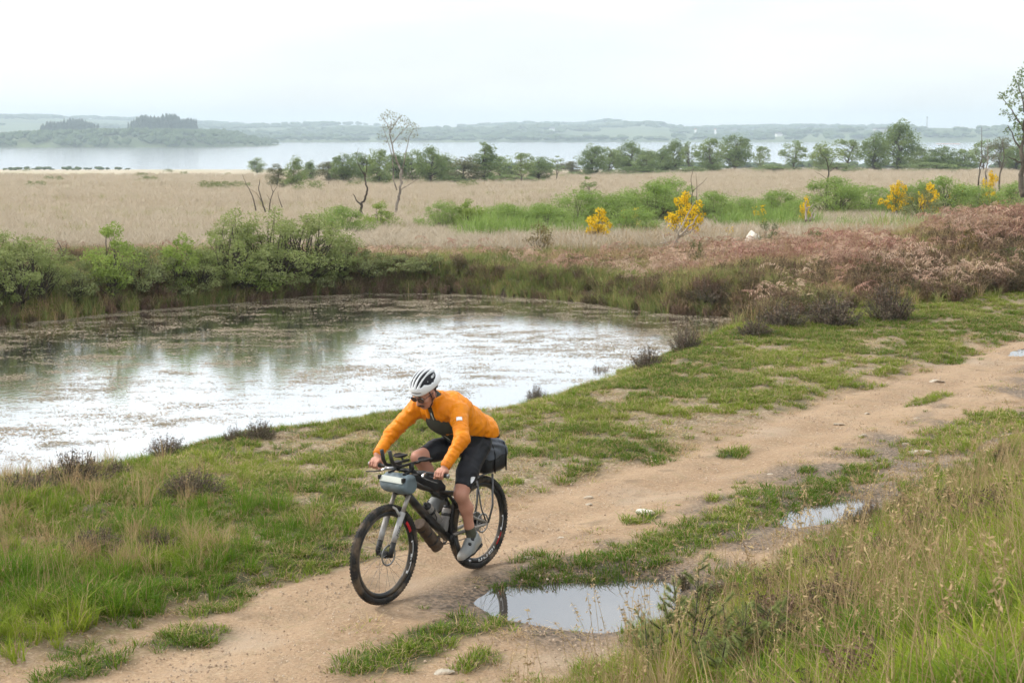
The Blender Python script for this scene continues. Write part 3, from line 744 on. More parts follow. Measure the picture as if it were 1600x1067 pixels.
scatter('bank_edge_grass', 'overhanging tussocks at the far waterline of the pond', 'grass', P_, rush, rng.uniform(.4, .8, len(P_)) * (.75 + .6 * vnoise(P_[:, 0] * 1.6, P_[:, 1] * 1.6, 98)), tint=np.clip(fbm(P_[:, 0] * .8, P_[:, 1] * .8, 3, 97) * 2 - .4, 0, 1))
P_ = sample(9000, -20, 9, 22, 41, lambda x, y: pr_edge(x, y) * sstep(.46, .56, fbm(x * 1.5 + 8, y * 1.5, 3, 79)))
scatter('bank_edge_dry_grass', 'straw tufts at the far waterline of the pond', 'grass', P_, dry, rng.uniform(.4, 1.0, len(P_)), tint=rng.uniform(0, .6, len(P_)))
P_ = sample(34000, -20, 9, 22, 41, lambda x, y: pr_edge(x, y) * sstep(.42, .54, fbm(x * .9, y * .9, 3, 96)))
scatter('bank_edge_heather', 'brown heather hanging over the far waterline of the pond', 'heather', P_, heath, rng.uniform(.5, 1.1, len(P_)))
P_ = sample(22000, -20, 20, 23, 50, lambda x, y: far_bank(x, y) * sstep(.48, .60, fbm(x * .4 + 3, y * .4, 3, 65)) * (1 - .6 * sstep(42, 47, y)))
scatter('far_bank_heather', 'dark brown heather along the far pond bank', 'heather', P_, heath, rng.uniform(.5, 1.35, len(P_)))
def pr_br(x, y):
    n = fbm(x * .5, y * .5, 3, 66)
    zone = np.exp(-(((x - 12.5) / 7.0) ** 2 + ((y - 38.5) / 5.5) ** 2)) + .55 * np.exp(-(((x - 9) / 5.0) ** 2 + ((y - 36.0) / 3.2) ** 2)) + .12 * np.exp(-(((x + 6) / 6.0) ** 2 + ((y - 39.5) / 2.0) ** 2))
    return np.clip(zone * 1.2, 0, 1) * sstep(.42, .56, n) * far_bank(x, y)
P_ = sample(22000, -14, 22, 28, 52, pr_br)
scatter('dead_bracken', 'collapsed reddish brown bracken on the rise at right', 'bracken', P_, brack, rng.uniform(.45, 1.0, len(P_)), rot=np.stack([rng.normal(0, .2, len(P_)), rng.normal(0, .2, len(P_)), rng.uniform(0, 6.28, len(P_))], 1), tint=np.clip(fbm(P_[:, 0] * .7, P_[:, 1] * .7, 3, 89) * 2.2 - .65, 0, 1))
P_ = sample(9000, -10, 22, 27, 52, lambda x, y: far_bank(x, y) * sstep(-2, 4, x) * (.3 + .7 * sstep(.42, .58, fbm(x * .9, y * .9, 3, 75))))
scatter('heath_stalk_grass', 'thin straw stalks standing in the heath at right', 'grass', P_, stalk, rng.uniform(.5, 1.1, len(P_)))
P_ = sample(9000, 2, 20, 26, 42, lambda x, y: far_bank(x, y) * sstep(5.5, 2.5, y - heath_line(x)) * sstep(.42, .54, fbm(x * .7, y * .7, 3, 76)))
scatter('heath_edge_heather', 'dark brown heather massed above the track at right', 'heather', P_, heath, rng.uniform(.7, 1.6, len(P_)))
# the beige moor
def pr_moor(x, y):
    clear = np.hypot((x - BOULDER[0]) / 1.1, (y - BOULDER[1] + 2.0) / 2.8) > 1
    return clear * sstep(43, 47, y + 3 * (fbm(x * .8, y * .8, 2, 41) - .5)) * (.35 + .65 * fbm(x * .1, y * .1, 3, 67))
P_ = sample(52000, 0, 1, 43, 330, pr_moor, grow=True)
scatter('moor_grass', 'beige tussock grass over the open moor', 'grass', P_, moor, rng.uniform(.7, 1.35, len(P_)) * np.interp(P_[:, 1], [40, 100, 330], [1, 1.15, 1.7]))
P_ = sample(14000, 0, 1, 46, 150, lambda x, y: sstep(.50, .62, fbm(x * .06, y * .10, 3, 68)) * sstep(48, 55, y) * np.clip(.25 + .9 * sstep(-.05, .12, x / y), 0, 1), grow=True)
scatter('moor_green_grass', 'fresh green sedge patches on the moor', 'grass', P_, rush, rng.uniform(.8, 1.6, len(P_)), tint=rng.uniform(0, .5, len(P_)))
reed = [tuft_proto('reed_a%d' % i, [M['reed']], [(0, (560 + i, 40, .62, .22, .35, .018))]) for i in range(3)]
P_ = sample(16000, 0, 1, 50, 92, lambda x, y: np.clip(np.exp(-(((x - 5 - .05 * (y - 60)) / (.14 * y)) ** 2 + ((y - 66) / 13) ** 2)) * sstep(.46, .58, fbm(x * .2, y * .2, 3, 86)) * sstep(-.06, .0, x / y), 0, 1), grow=True)
scatter('moor_reed', 'bright green reeds between the bushes of the moor', 'reeds', P_, reed, rng.uniform(.6, 1.5, len(P_)) * (.6 + .8 * vnoise(P_[:, 0] * .3, P_[:, 1] * .3, 88)))
# floating weed
def weed_proto(name, seed):
    rg = np.random.default_rng(seed); mb = MB()
    for k in range(16):
        c = np.append(rg.normal(0, .11, 2) * [1.6, .8], rg.uniform(.001, .007)); n = 6; a = np.sort(rg.uniform(0, 6.28, n)); r = rg.uniform(.008, .03, n)
        V = np.stack([c[0] + np.cos(a) * r * 1.7, c[1] + np.sin(a) * r, np.full(n, c[2]) + rg.normal(0, .002, n)], 1)
        mb.add(np.concatenate([V, c[None]]), None, [[6, i, (i + 1) % n] for i in range(n)])
    for k in range(5):
        c = rg.normal(0, .1, 2); e = rg.normal(0, .05, 2)
        mb.tube([[c[0], c[1], -.01], [c[0] + e[0], c[1] + e[1], rg.uniform(.01, .06)]], [.003, .0015], 3, cap=False)
    return proto(name, mb.mesh(name, [M['weed']]))
weeds = [weed_proto('weed_a%d' % i, 900 + i) for i in range(5)]
def pr_weed(x, y):
    sp = sd_pond(x, y)
    n = fbm(x * .45, y * .8, 4, 70); n2 = fbm(x * 1.8, y * 2.6, 3, 71)
    d = sstep(.50, .64, .45 * n + .55 * n2 + .02 * sstep(21, 31, y)) * .7 + .10
    far = sstep(22, 26, y)
    strip = .8 * far * sstep(.7, .2, -sp) * (.25 + .75 * sstep(.35, .6, n2))
    free = sstep(.6, 1.6, -sp) * (1 - far) + far
    return (sp < -.03) * np.clip(d * free + strip, 0, 1)
P_ = sample(52000, -19, 8, 15.5, 39, pr_weed); P_[:, 2] = WATER_Z + .002
scatter('pond_weed', 'brown floating weed scattered over the pond', 'water weed', P_, weeds, rng.uniform(.25, .8, len(P_)), rot=np.stack([np.zeros(len(P_)), np.zeros(len(P_)), rng.uniform(-.5, .5, len(P_))], 1))
# grit on the track
def pebble_proto(name, seed):
    rg = np.random.default_rng(seed); mb = MB()
    for k in range(9):
        c = np.append(rg.normal(0, .10, 2), .001); r = rg.uniform(.004, .013); a = np.arange(5) / 5 * 6.283 + rg.uniform(0, 1)
        V = [[c[0] + math.cos(t) * r * rg.uniform(.7, 1.3), c[1] + math.sin(t) * r, -.003] for t in a] + [[c[0] + math.cos(t) * r * .7, c[1] + math.sin(t) * r * .6, r * .6] for t in a] + [[c[0], c[1], r * .8]]
        mb.add(V, [[i, (i + 1) % 5, 5 + (i + 1) % 5, 5 + i] for i in range(5)], [[5 + i, 5 + (i + 1) % 5, 10] for i in range(5)])
    return proto(name, mb.mesh(name, [M['pebble']]))
pebs = [pebble_proto('pebble_a%d' % i, 950 + i) for i in range(4)]
P_ = sample(16000, -8, 13, 7, 27, lambda x, y: (.15 + .85 * sstep(.45, .62, fbm(x * 1.5, y * 1.5, 3, 73))) * masks(x, y)['sand'] * (sd_puddle(x, y) > .05))
scatter('track_grit', 'fine gravel and grit on the sandy track', 'gravel', P_, pebs, rng.uniform(.5, 1.1, len(P_)))

# ------------------------------------------------------------------ far woods (read as masses: stuff)
def canopy_proto(name, seed, m, cone=False):
    rg = np.random.default_rng(seed); mb = MB()
    if cone:
        n = 7
        for k in range(4):
            z0 = .12 + .22 * k; r0 = .30 * (1 - .22 * k); a = np.arange(n) / n * 6.283 + rg.uniform(0, 1)
            rr = r0 * rg.uniform(.75, 1.2, n)
            V = np.concatenate([np.stack([np.cos(a) * rr, np.sin(a) * rr, np.full(n, z0) + rg.normal(0, .03, n)], 1), [[0, 0, z0 + .36]]])
            mb.add(V, None, [[i, (i + 1) % n, n] for i in range(n)])
    else:
        for k in range(6):
            c = np.append(rg.normal(0, .22, 2), rg.uniform(.35, .75)); r = rg.uniform(.2, .34)
            lat, lon = 5, 7
            V = []; 
            for i in range(lat):
                for j in range(lon):
                    th = math.pi * i / (lat - 1); ph = 6.283 * j / lon; q = r * rg.uniform(.8, 1.2)
                    V.append(c + q * np.array([math.sin(th) * math.cos(ph), math.sin(th) * math.sin(ph), math.cos(th)]))
            mb.add(V, [[i * lon + j, i * lon + (j + 1) % lon, (i + 1) * lon + (j + 1) % lon, (i + 1) * lon + j] for i in range(lat - 1) for j in range(lon)])
    return proto(name, mb.mesh(name, [m]))
canopy = [canopy_proto('canopy_a%d' % i, 970 + i, M['far_tree']) for i in range(4)]
conif = [canopy_proto('conifer_a%d' % i, 980 + i, M['far_conifer'], True) for i in range(3)]
n = 9000
x = rng.uniform(-1700, 1700, n); y = rng.uniform(2790, 5300, n)
w = sstep(.50, .60, fbm(x * .0035, y * .0035, 4, 81)) + (y < 2900) * .8
k = rng.random(n) < w; x, y = x[k], y[k]
scatter('hill_wood', 'hazy woods and hedgerows on the hills across the lake', 'woodland', np.stack([x, y, hill_z(x, y) - 1], 1), canopy, np.stack([rng.uniform(16, 30, len(x))] * 2 + [rng.uniform(7, 13, len(x))], 1))
n = 2600
x = rng.uniform(-1000, -258, n); y = rng.uniform(1840, 2280, n); z = pen_z(x, y); k = z > LAKE_Z + .3; x, y, z = x[k], y[k], z[k]
hgt = rng.uniform(6, 10, len(x)) * np.interp(x, [-420, -260], [1, .5])
scatter('spit_wood', 'pale green wood covering the spit in the lake', 'woodland', np.stack([x, y, z - .5], 1), canopy, np.stack([hgt * 1.2, hgt * 1.2, hgt], 1), tint=rng.uniform(.3, 1, len(x)))
for (a, b, yy, hh, lb) in ((215, 302, 2090, 27, 'tall dark conifer stand rising over the middle of the spit'), (78, 150, 2090, 23, 'lower flat-topped conifer stand on the spit at far left')):
    x0, x1 = (a - 800) / FPX * yy, (b - 800) / FPX * yy; n = 230
    x = rng.uniform(x0, x1, n); y = rng.uniform(yy - 35, yy + 45, n); u = (x - x0) / (x1 - x0)
    hg = hh * (.72 + .28 * np.sin(math.pi * np.clip(u, .05, .95)) ** .5) * rng.uniform(.90, 1.02, n)
    scatter('conifer_wood', lb, 'woodland', np.stack([x, y, pen_z(x, y) - .5], 1), conif, np.stack([hg * .85, hg * .85, hg * (.9 + .1 * np.sin(x * .2))], 1))
n = 900
n = 2200
x = rng.uniform(-330, 330, n); y = rng.uniform(600, 785, n)
k = rng.random(n) < sstep(.45, .62, fbm(x * .02, y * .035, 3, 83)) * np.where(x < -60, .8, 1) * sstep(600, 740, y); x, y = x[k], y[k]
sc_ = rng.uniform(.7, 3.0, len(x)) * np.where(x < -60, .6, 1.2)
scatter('shore_scrub', 'low dark scrub along the near lake shore', 'scrub', np.stack([x, y, height(x, y) - .2], 1), canopy, np.stack([sc_ * 2.2, sc_ * 1.6, sc_], 1))
n = 160
x = rng.uniform(-1, 1, n); y = rng.uniform(150, 560, n); x = x * y * .36 - y * .12
sc_ = rng.uniform(.5, 1.4, n)
k = (fbm(x * .03, y * .03, 3, 84) > .5) & (x < 0); x, y, sc_ = x[k], y[k], sc_[k]
_mb, _V, _Q = plant(77, .8, 1.5, 14, 700, .10, .28, stem_r=.02)
bushlet = proto('bushlet', MB().add(_V, _Q).mesh('bushlet', [M['scrub']]))
scatter('moor_scrub', 'scattered low bushes on the beige moor at left', 'scrub', np.stack([x, y, height(x, y)], 1), [bushlet], np.stack([sc_ * 2.2, sc_ * 1.6, sc_], 1))

# ------------------------------------------------------------------ trees and shrubs, each a thing of its own
VAR = {}
def variant(key, leaf_m, wood_m, **kw):
    mb, V, Q = plant(**kw)
    VAR[key] = (mb.mesh(key + '_wood', [M[wood_m]]), MB().add(V, Q).mesh(key + '_leaves', [M[leaf_m]], False), kw['h'], kw['w'])
def put_plant(name, label, cat, key, px, py, top, width=None, group=None, parts=('trunk', 'crown'), rz=None, depth=None, sink=0.0):
    """stand a variant on the ground seen at pixel (px, py), as tall as the photo shows it"""
    g = at(px, py) if depth is None else None
    if g is None:
        r = ray(px, py); t = depth / r[1]; g = np.array([r[0] * t, depth, 0.0]); g[2] = gz(g[0], g[1])
    wood, leaves, h, w = VAR[key]
    _, pv = to_px(g[0], g[1], g[2])
    ppm = FPX / g[1]
    sh = (pv - top) / ppm / h * (random.uniform(.82, 1.22) if group == 'green bushes on the moor' else 1)
    sw = sh if width is None else width / ppm / w
    o = thing(name, label, cat, (g[0], g[1], g[2] - sink), random.uniform(0, 6.28) if rz is None else rz, group, (sw, sw, sh))
    tag(obj(parts[0], wood, o), kind='stuff' if parts[0] == 'stems' else None)
    tag(obj(parts[1], leaves, o), kind='stuff')
    return o
for i in range(3): variant('dark%d' % i, 'tree', 'bark_dark', seed=1000 + i, h=5, w=4.2, ncl=80, nleaf=6800, leaf=.19, clr=.66, trunk=.2, stem_r=.13, lean=.05, low=.06)
for i in range(3): variant('pale%d' % i, 'tree2', 'bark', seed=1010 + i, h=5, w=3.8, ncl=70, nleaf=5600, leaf=.19, clr=.62, trunk=.2, stem_r=.11, lean=.06, low=.0)
for i in range(2): variant('olive%d' % i, 'tree3', 'bark', seed=1020 + i, h=5, w=3.2, ncl=50, nleaf=3600, leaf=.18, clr=.6, trunk=.4, stem_r=.10, lean=.07, low=.05)
for i in range(2): variant('airy%d' % i, 'tree2', 'bark', seed=1030 + i, h=5, w=3.0, ncl=34, nleaf=2400, leaf=.17, clr=.5, trunk=1.2, stem_r=.10, lean=.08, low=.05)
variant('slim', 'tree2', 'bark', seed=1040, h=5, w=1.4, ncl=18, nleaf=1100, leaf=.13, clr=.33, trunk=.8, stem_r=.07, lean=.03)
variant('cone', 'tree', 'bark_dark', seed=1041, h=5, w=2.6, ncl=60, nleaf=4600, leaf=.17, clr=.45, trunk=.3, stem_r=.10, lean=.02, low=0)
BELT = 'trees of the belt between moor and lake'
TREES = [  # px, base, top, width, variant, label
    (402, 274, 252, 20, 'pale0', 'small round tree standing alone left of the tree belt'),
    (432, 297, 262, 24, 'olive0', 'brownish small tree behind the bare-stemmed shrub'),
    (461, 297, 251, 26, 'pale1', 'upright green tree just left of the tree belt'),
    (485, 288, 258, 20, 'dark0', 'small dark tree at the left end of the tree belt'),
    (514, 291, 256, 32, 'olive1', 'olive tree, first of the left tree belt'),
    (538, 292, 246, 36, 'dark1', 'dark tree in the belt behind the twisted dead tree'),
    (566, 293, 243, 36, 'dark2', 'dark rounded tree in the belt just left of the tall birch'),
    (592, 294, 238, 34, 'pale2', 'pale tree in the belt immediately left of the birch trunk'),
    (618, 293, 246, 32, 'dark0', 'dark tree in the belt directly behind the birch trunk'),
    (645, 292, 240, 38, 'pale0', 'tree in the belt just right of the birch trunk'),
    (672, 291, 235, 40, 'dark1', 'broad dark tree, second right of the birch in the belt'),
    (698, 291, 247, 44, 'pale1', 'broad pale green tree, third right of the birch in the belt'),
    (727, 291, 252, 46, 'olive0', 'low wide tree below and left of the tall pointed belt tree'),
    (757, 287, 225, 32, 'cone', 'tall pointed tree rising over the left tree belt'),
    (783, 290, 249, 42, 'pale2', 'round tree just right of the tall pointed belt tree'),
    (815, 287, 240, 30, 'airy0', 'loose airy tree towards the right end of the left belt'),
    (842, 286, 250, 38, 'dark2', 'low dark tree at the right end of the left belt'),
    (870, 283, 246, 16, 'slim', 'slim small tree in the gap between the two belts'),
    (893, 282, 256, 28, 'olive1', 'low olive tree opening the right tree belt'),
    (926, 281, 234, 38, 'dark0', 'tall rounded tree near the left end of the right belt'),
    (951, 279, 236, 30, 'pale0', 'pale tree, second rounded crown of the right belt'),
    (983, 278, 228, 46, 'dark1', 'broad arched dark tree in the right belt'),
    (1012, 278, 240, 34, 'pale1', 'pale low tree right of the arched dark one'),
    (1032, 277, 238, 34, 'dark2', 'rounded dark tree in the middle of the right belt'),
    (1052, 276, 227, 32, 'dark0', 'tall dark tree at the right end of the dense belt'),
    (1076, 275, 224, 22, 'airy1', 'thin airy tree behind the end of the dense belt'),
    (1110, 275, 222, 36, 'pale2', 'separate upright tree right of the dense belt'),
    (1148, 274, 217, 44, 'dark1', 'large spreading tree standing alone in front of the lake'),
    (1188, 272, 231, 22, 'airy0', 'small leaning tree right of the large spreading one'),
    (1240, 270, 222, 34, 'airy1', 'lone tree with tiered crown against the lake'),
    (1283, 269, 228, 30, 'pale0', 'loose tree behind the bare sapling'),
    (1322, 269, 220, 38, 'airy0', 'thin crowned tree left of the power station'),
    (1366, 270, 212, 34, 'dark2', 'dark tree in front of the power station tower'),
    (1403, 268, 199, 48, 'dark0', 'tallest dark tree of the right belt'),
    (1440, 268, 234, 40, 'pale1', 'low tree just right of the tallest dark tree'),
    (1472, 268, 235, 42, 'dark1', 'second low tree right of the tallest dark tree'),
    (1503, 267, 239, 34, 'pale2', 'low tree before the pale sheds at right'),
    (1535, 266, 221, 36, 'airy1', 'airy tree beside the thin bare stems at right'),
    (1562, 266, 222, 36, 'olive0', 'olive tree near the right edge of the belt'),
    (1588, 266, 228, 34, 'dark2', 'dark tree half hidden behind the large edge tree')]
for k, (px, b, tp, wd, v, lb) in enumerate(TREES):
    dep = 215 + (12 * math.sin(k * 2.4)) if px < 880 else 285 + 14 * math.sin(k * 1.9)
    if px in (402, 432, 461): dep = {402: 420, 432: 170, 461: 175}[px]
    put_plant('tree', lb, 'tree', v, px, b, tp - 6, wd * 1.4, BELT, depth=dep, sink=.15)

# low bushes closing the foot of the belts
for k, (px, b, tp, wd, lb) in enumerate([
        (585, 297, 278, 70, 'low green bush at the foot of the belt left of the birch'), (705, 296, 276, 80, 'low green bush at the foot of the belt right of the birch'),
        (800, 292, 274, 80, 'low green bush before the right end of the left belt'), (905, 288, 270, 60, 'low bush under the opening of the right belt'),
        (1000, 282, 262, 80, 'low bush under the arched dark tree'), (1080, 279, 262, 60, 'low bush under the end of the dense belt'),
        (1215, 275, 258, 70, 'low bush between the lone trees before the lake'), (1310, 273, 256, 70, 'low bush left of the power station trees'),
        (1455, 272, 256, 90, 'low hedge-like bush under the right belt')]):
    put_plant('bush', lb, 'bush', 'pale%d' % (k % 3), px, b, tp - 6, wd * 1.2, 'low bushes at the foot of the belts', depth=208 if px < 880 else 272, sink=.5)

# --- slender birch with a high thin crown, twisted dead tree, other bare trees
def limb_tree(name, label, cat, px, py, paths, wood, leaf_m=None, leaf_pts=None, leaf=.09, depth=None, group=None):
    """paths: polylines in photo pixels (base first) with radii in metres; depth wobble keeps them solid"""
    g = at(px, py) if depth is None else None
    if g is None:
        r = ray(px, py); t = depth / r[1]; g = np.array([r[0] * t, depth, 0.0]); g[2] = gz(g[0], g[1])
    ppm = FPX / g[1]; rg = np.random.default_rng(px)
    _, v0 = to_px(*g)
    def loc(p, dy): return np.array([(p[0] - px) / ppm, dy, (v0 - p[1]) / ppm])
    o = thing(name, label, cat, (g[0], g[1], g[2] - .04), 0, group)
    trunk = MB(); brs = []
    depths = {}
    for q, (pp, r0, r1) in enumerate(paths):
        n = len(pp); dys = np.cumsum(rg.normal(0, .12, n)); 
        key = min(depths, key=lambda k: abs(k[0] - pp[0][0]) + abs(k[1] - pp[0][1])) if depths else None
        dys = dys - dys[0] + (depths[key] if key else 0.0)
        for p, d in zip(pp, dys): depths[tuple(p)] = d
        P = np.array([loc(p, d) for p, d in zip(pp, dys)])
        tt = np.linspace(0, n - 1, n * 3 - 2); P2 = np.stack([np.interp(tt, np.arange(n), P[:, c]) for c in range(3)], 1)
        P2[1:-1] += rg.normal(0, r0 * .35, P2[1:-1].shape)
        if q == 0: trunk.tube(P2, np.linspace(r0, r1, len(P2)), 6)
        else: brs.append(MB().tube(P2, np.linspace(r0, r1, len(P2)), 6))
    obj('trunk', trunk.mesh(name + '_trunk', [M[wood]]), o)
    for b_ in brs: obj('branch', b_.mesh(name + '_branch', [M[wood]]), o)
    if leaf_m:
        C = []; tw = MB()
        for (lx, ly, rad, n) in leaf_pts:
            c = loc((lx, ly), rg.normal(0, .35)); rad = rad / ppm
            for q in range(3):
                d = rg.normal(size=3); d /= np.linalg.norm(d); e = c + d * rad * rg.uniform(.5, 1.0); tw.tube([c, (c + e) / 2 + rg.normal(0, .04, 3), e], [.012, .008, .004], 3, cap=False)
            q = rg.normal(size=(n, 3)); q /= np.linalg.norm(q, axis=1)[:, None]
            C.append(c + q * rad * rg.uniform(.2, 1, (n, 1)) ** .6)
        V, Q = leaf_quads(np.concatenate(C), leaf, .6, rg, .2)
        cr = obj('crown', MB().add(V, Q).mesh(name + '_crown', [M[leaf_m]], False), o)
        tag(obj('twigs', tw.mesh(name + '_twigs', [M[wood]]), cr), kind='stuff')
    return o
M['birch_leaf'] = material('birch_leaf', (.27, .27, .14), (.19, .20, .095), .7, 1, island=.9, transl=.3)
limb_tree('birch_tree', 'tall slender birch with bare forked stem and thin high crown', 'tree', 614, 345,
          [([(614, 347), (618, 330), (622, 312), (627, 292), (628, 272), (624, 258), (617, 240), (613, 222), (611, 205), (612, 190)], .105, .02),
           ([(626, 290), (630, 268), (633, 250), (636, 232), (640, 214), (646, 202)], .042, .012), ([(621, 296), (616, 280), (616, 262), (614, 240), (606, 214), (600, 200)], .042, .012),
           ([(627, 296), (640, 288), (653, 279)], .035, .012), ([(612, 208), (606, 194), (600, 184)], .03, .012), ([(612, 205), (622, 190), (630, 180)], .03, .012), ([(614, 225), (628, 208), (642, 196)], .03, .012)],
          'bark_pale', 'birch_leaf', [(600, 186, 9, 71), (611, 180, 10, 88), (622, 186, 10, 92), (633, 190, 10, 79), (644, 196, 9, 71), (652, 200, 8, 50), (604, 200, 9, 63), (616, 198, 9, 58), (630, 204, 9, 54),
                                      (642, 210, 8, 42), (598, 212, 8, 37), (612, 212, 8, 33), (634, 218, 7, 29), (650, 212, 6, 29), (606, 224, 6, 21), (626, 226, 6, 16)], .085, depth=88)
limb_tree('dead_tree', 'twisted dark dead tree left of the birch', 'tree', 569, 350,
          [([(570, 352), (567, 338), (564, 322), (568, 312), (574, 303), (575, 292), (571, 280), (570, 268)], .085, .03), ([(565, 320), (558, 312), (553, 302)], .05, .02),
           ([(571, 282), (573, 266), (574, 254), (570, 244)], .03, .01), ([(570, 272), (563, 260), (558, 248)], .025, .008), ([(558, 248), (560, 238), (563, 230)], .012, .006), ([(573, 266), (578, 258)], .012, .006)], 'bark_dark', depth=80)
limb_tree('bare_shrub', 'leafless many-stemmed shrub behind the large willow', 'shrub', 418, 330,
          [([(415, 330), (411, 315), (407, 296), (408, 280)], .035, .012), ([(420, 330), (424, 312), (428, 298), (424, 288)], .03, .01), ([(400, 328), (396, 306), (386, 288), (379, 272)], .03, .006), ([(428, 300), (434, 290)], .015, .006),
           ([(442, 322), (438, 308), (437, 298)], .02, .008), ([(411, 315), (402, 300), (394, 294)], .015, .005), ([(424, 312), (418, 302)], .012, .005)], 'bark', depth=62)
limb_tree('sapling', 'nearly bare sapling with small crown before the moor', 'tree', 1290, 303,
          [([(1290, 306), (1290, 290), (1293, 272), (1292, 258), (1286, 246)], .08, .025), ([(1292, 270), (1302, 262), (1312, 256)], .025, .008), ([(1291, 280), (1280, 272), (1272, 268)], .02, .006), ([(1292, 262), (1302, 248), (1312, 240)], .025, .01), ([(1288, 250), (1278, 240), (1274, 232)], .025, .01)],
          'bark_dark', 'tree2', [(1276, 236, 9, 46), (1288, 232, 10, 50), (1300, 238, 9, 40), (1312, 240, 8, 30), (1270, 246, 7, 24), (1296, 248, 7, 20)], .16, depth=110)
for px, top, lb in ((1530, 200, 'thin bare pole-like tree left of the large edge tree'), (1541, 218, 'pale bare stem beside the thin pole-like tree'), (1562, 216, 'bare stem closest to the large edge tree')):
    limb_tree('bare_tree', lb, 'tree', px, 296, [([(px, 298), (px - 1, 270), (px + 2, 245), (px + 1, top)], .06, .012), ([(px, 268), (px + 8, 252), (px + 12, 238)], .02, .006), ([(px + 1, 256), (px - 7, 242), (px - 10, 230)], .02, .006)], 'bark_pale' if px == 1541 else 'bark', depth=92, group='bare stems at right')
limb_tree('edge_tree', 'large leafy tree cut off by the right edge of the picture', 'tree', 1604, 300,
          [([(1600, 306), (1598, 280), (1597, 255), (1594, 232), (1597, 200), (1604, 160), (1610, 110)], .15, .04), ([(1597, 255), (1585, 250), (1574, 245)], .05, .015), ([(1595, 235), (1582, 215), (1572, 196)], .06, .015),
           ([(1597, 205), (1582, 180), (1566, 158)], .05, .015), ([(1600, 185), (1590, 150), (1580, 128)], .05, .015), ([(1604, 160), (1620, 140), (1640, 130)], .05, .015), ([(1596, 225), (1620, 205), (1645, 190)], .05, .015)],
          'bark', 'tree', [(1562, 152, 9, 60), (1572, 142, 10, 70), (1584, 130, 11, 80), (1592, 116, 11, 80), (1600, 104, 12, 90), (1578, 160, 9, 60), (1590, 150, 10, 60), (1602, 134, 12, 80), (1568, 176, 8, 40), (1580, 184, 9, 55), (1592, 172, 9, 55), (1602, 160, 11, 70), (1584, 200, 9, 60),
                           (1594, 194, 9, 60), (1604, 188, 10, 60), (1590, 214, 8, 50), (1600, 210, 9, 50), (1616, 120, 16, 110), (1630, 140, 16, 110), (1622, 170, 16, 110), (1640, 190, 15, 90), (1612, 220, 11, 60), (1565, 166, 6, 24), (1575, 205, 6, 24)], .12, depth=72)

# --- willows and other shrubs on the far bank
for i in range(4): variant('willow%d' % i, 'willow', 'bark_dark', seed=1100 + i, h=2.1, w=2.4, ncl=90, nleaf=9500, leaf=.062, clr=.24, stem_r=.035, stems=7, low=.0, bare=.08)
for i in range(3): variant('green%d' % i, 'willow_bright', 'bark_dark', seed=1110 + i, h=1.6, w=1.3, ncl=46, nleaf=5000, leaf=.060, clr=.20, stem_r=.025, stems=5, low=.0, bare=.08)
for i in range(3): variant('scrub%d' % i, 'scrub', 'bark_dark', seed=1120 + i, h=1.0, w=1.3, ncl=44, nleaf=4200, leaf=.050, clr=.18, stem_r=.02, stems=6, low=.05, bare=.15)
for i in range(3): variant('broom%d' % i, 'broom', 'bark', seed=1130 + i, h=1.8, w=2.4, ncl=90, nleaf=11000, leaf=.080, clr=.30, stem_r=.03, stems=7, low=.0, asp=.3)
SH = ('stems', 'foliage')
G1 = 'shrubs on the far bank of the pond'
for px, b, tp, wd, v, lb in [
    (20, 478, 352, 110, 'willow2', 'bushy bright green shrub at the left edge beyond the pond'),
    (62, 470, 358, 90, 'willow0', 'shrub with a dark bare branch on its top, beyond the pond at left'),
    (-40, 485, 355, 110, 'willow1', 'shrub cut off by the left edge beyond the pond'),
    (118, 470, 392, 70, 'scrub0', 'low dull scrub right of the dark bare branch'),
    (172, 462, 343, 62, 'green1', 'upright shrub with a bright green tuft at its top'),
    (215, 462, 372, 70, 'scrub1', 'dark brownish scrub right of the bright green tuft'),
    (246, 458, 378, 55, 'scrub2', 'low dark scrub in the middle of the left far bank'),
    (283, 456, 347, 46, 'green2', 'slim twiggy shrub left of the large willow'),
    (318, 455, 375, 80, 'willow2', 'low pale green shrub at the left foot of the large willow'),
    (368, 450, 321, 105, 'willow3', 'left lobe of the large willow, tall and bright'),
    (425, 448, 316, 115, 'willow0', 'large pale willow, centre of the shrub bank'),
    (486, 445, 312, 115, 'willow1', 'greyish willow forming the right side of the large shrub bank'),
    (528, 440, 352, 75, 'willow2', 'lower willow stepping down from the large one to the right'),
    (392, 462, 402, 70, 'green0', 'small bright green bush low in front of the large willow'),
    (572, 438, 382, 65, 'scrub0', 'low grey-green scrub right of the willows'),
    (620, 436, 388, 70, 'scrub1', 'low scrub below the birch'),
    (664, 434, 384, 55, 'scrub2', 'last small scrub bush right of the willows'),
    (505, 452, 405, 60, 'scrub1', 'dark low bush under the greyish willow'),
    (295, 468, 418, 60, 'scrub0', 'dark low bush at the waterline left of the large willow')]:
    put_plant('shrub', lb, 'shrub', v, px, b, tp + 10, wd * 1.4, G1, SH)
limb_tree('bare_branch', 'dark crooked bare branch sticking out of the left shrubs', 'branch', 52, 420,
          [([(55, 425), (50, 400), (46, 388), (36, 380), (28, 374), (14, 368)], .03, .008), ([(47, 390), (52, 380), (50, 372)], .015, .006), ([(30, 375), (26, 368)], .01, .005)], 'bark_dark')
limb_tree('bare_branch', 'upright dead twigs between the left shrubs', 'branch', 97, 425,
          [([(97, 430), (97, 405), (95, 385), (92, 372)], .02, .006), ([(97, 405), (104, 388), (104, 376)], .012, .005), ([(96, 395), (88, 384)], .01, .004)], 'bark')
G2 = 'green bushes on the moor'
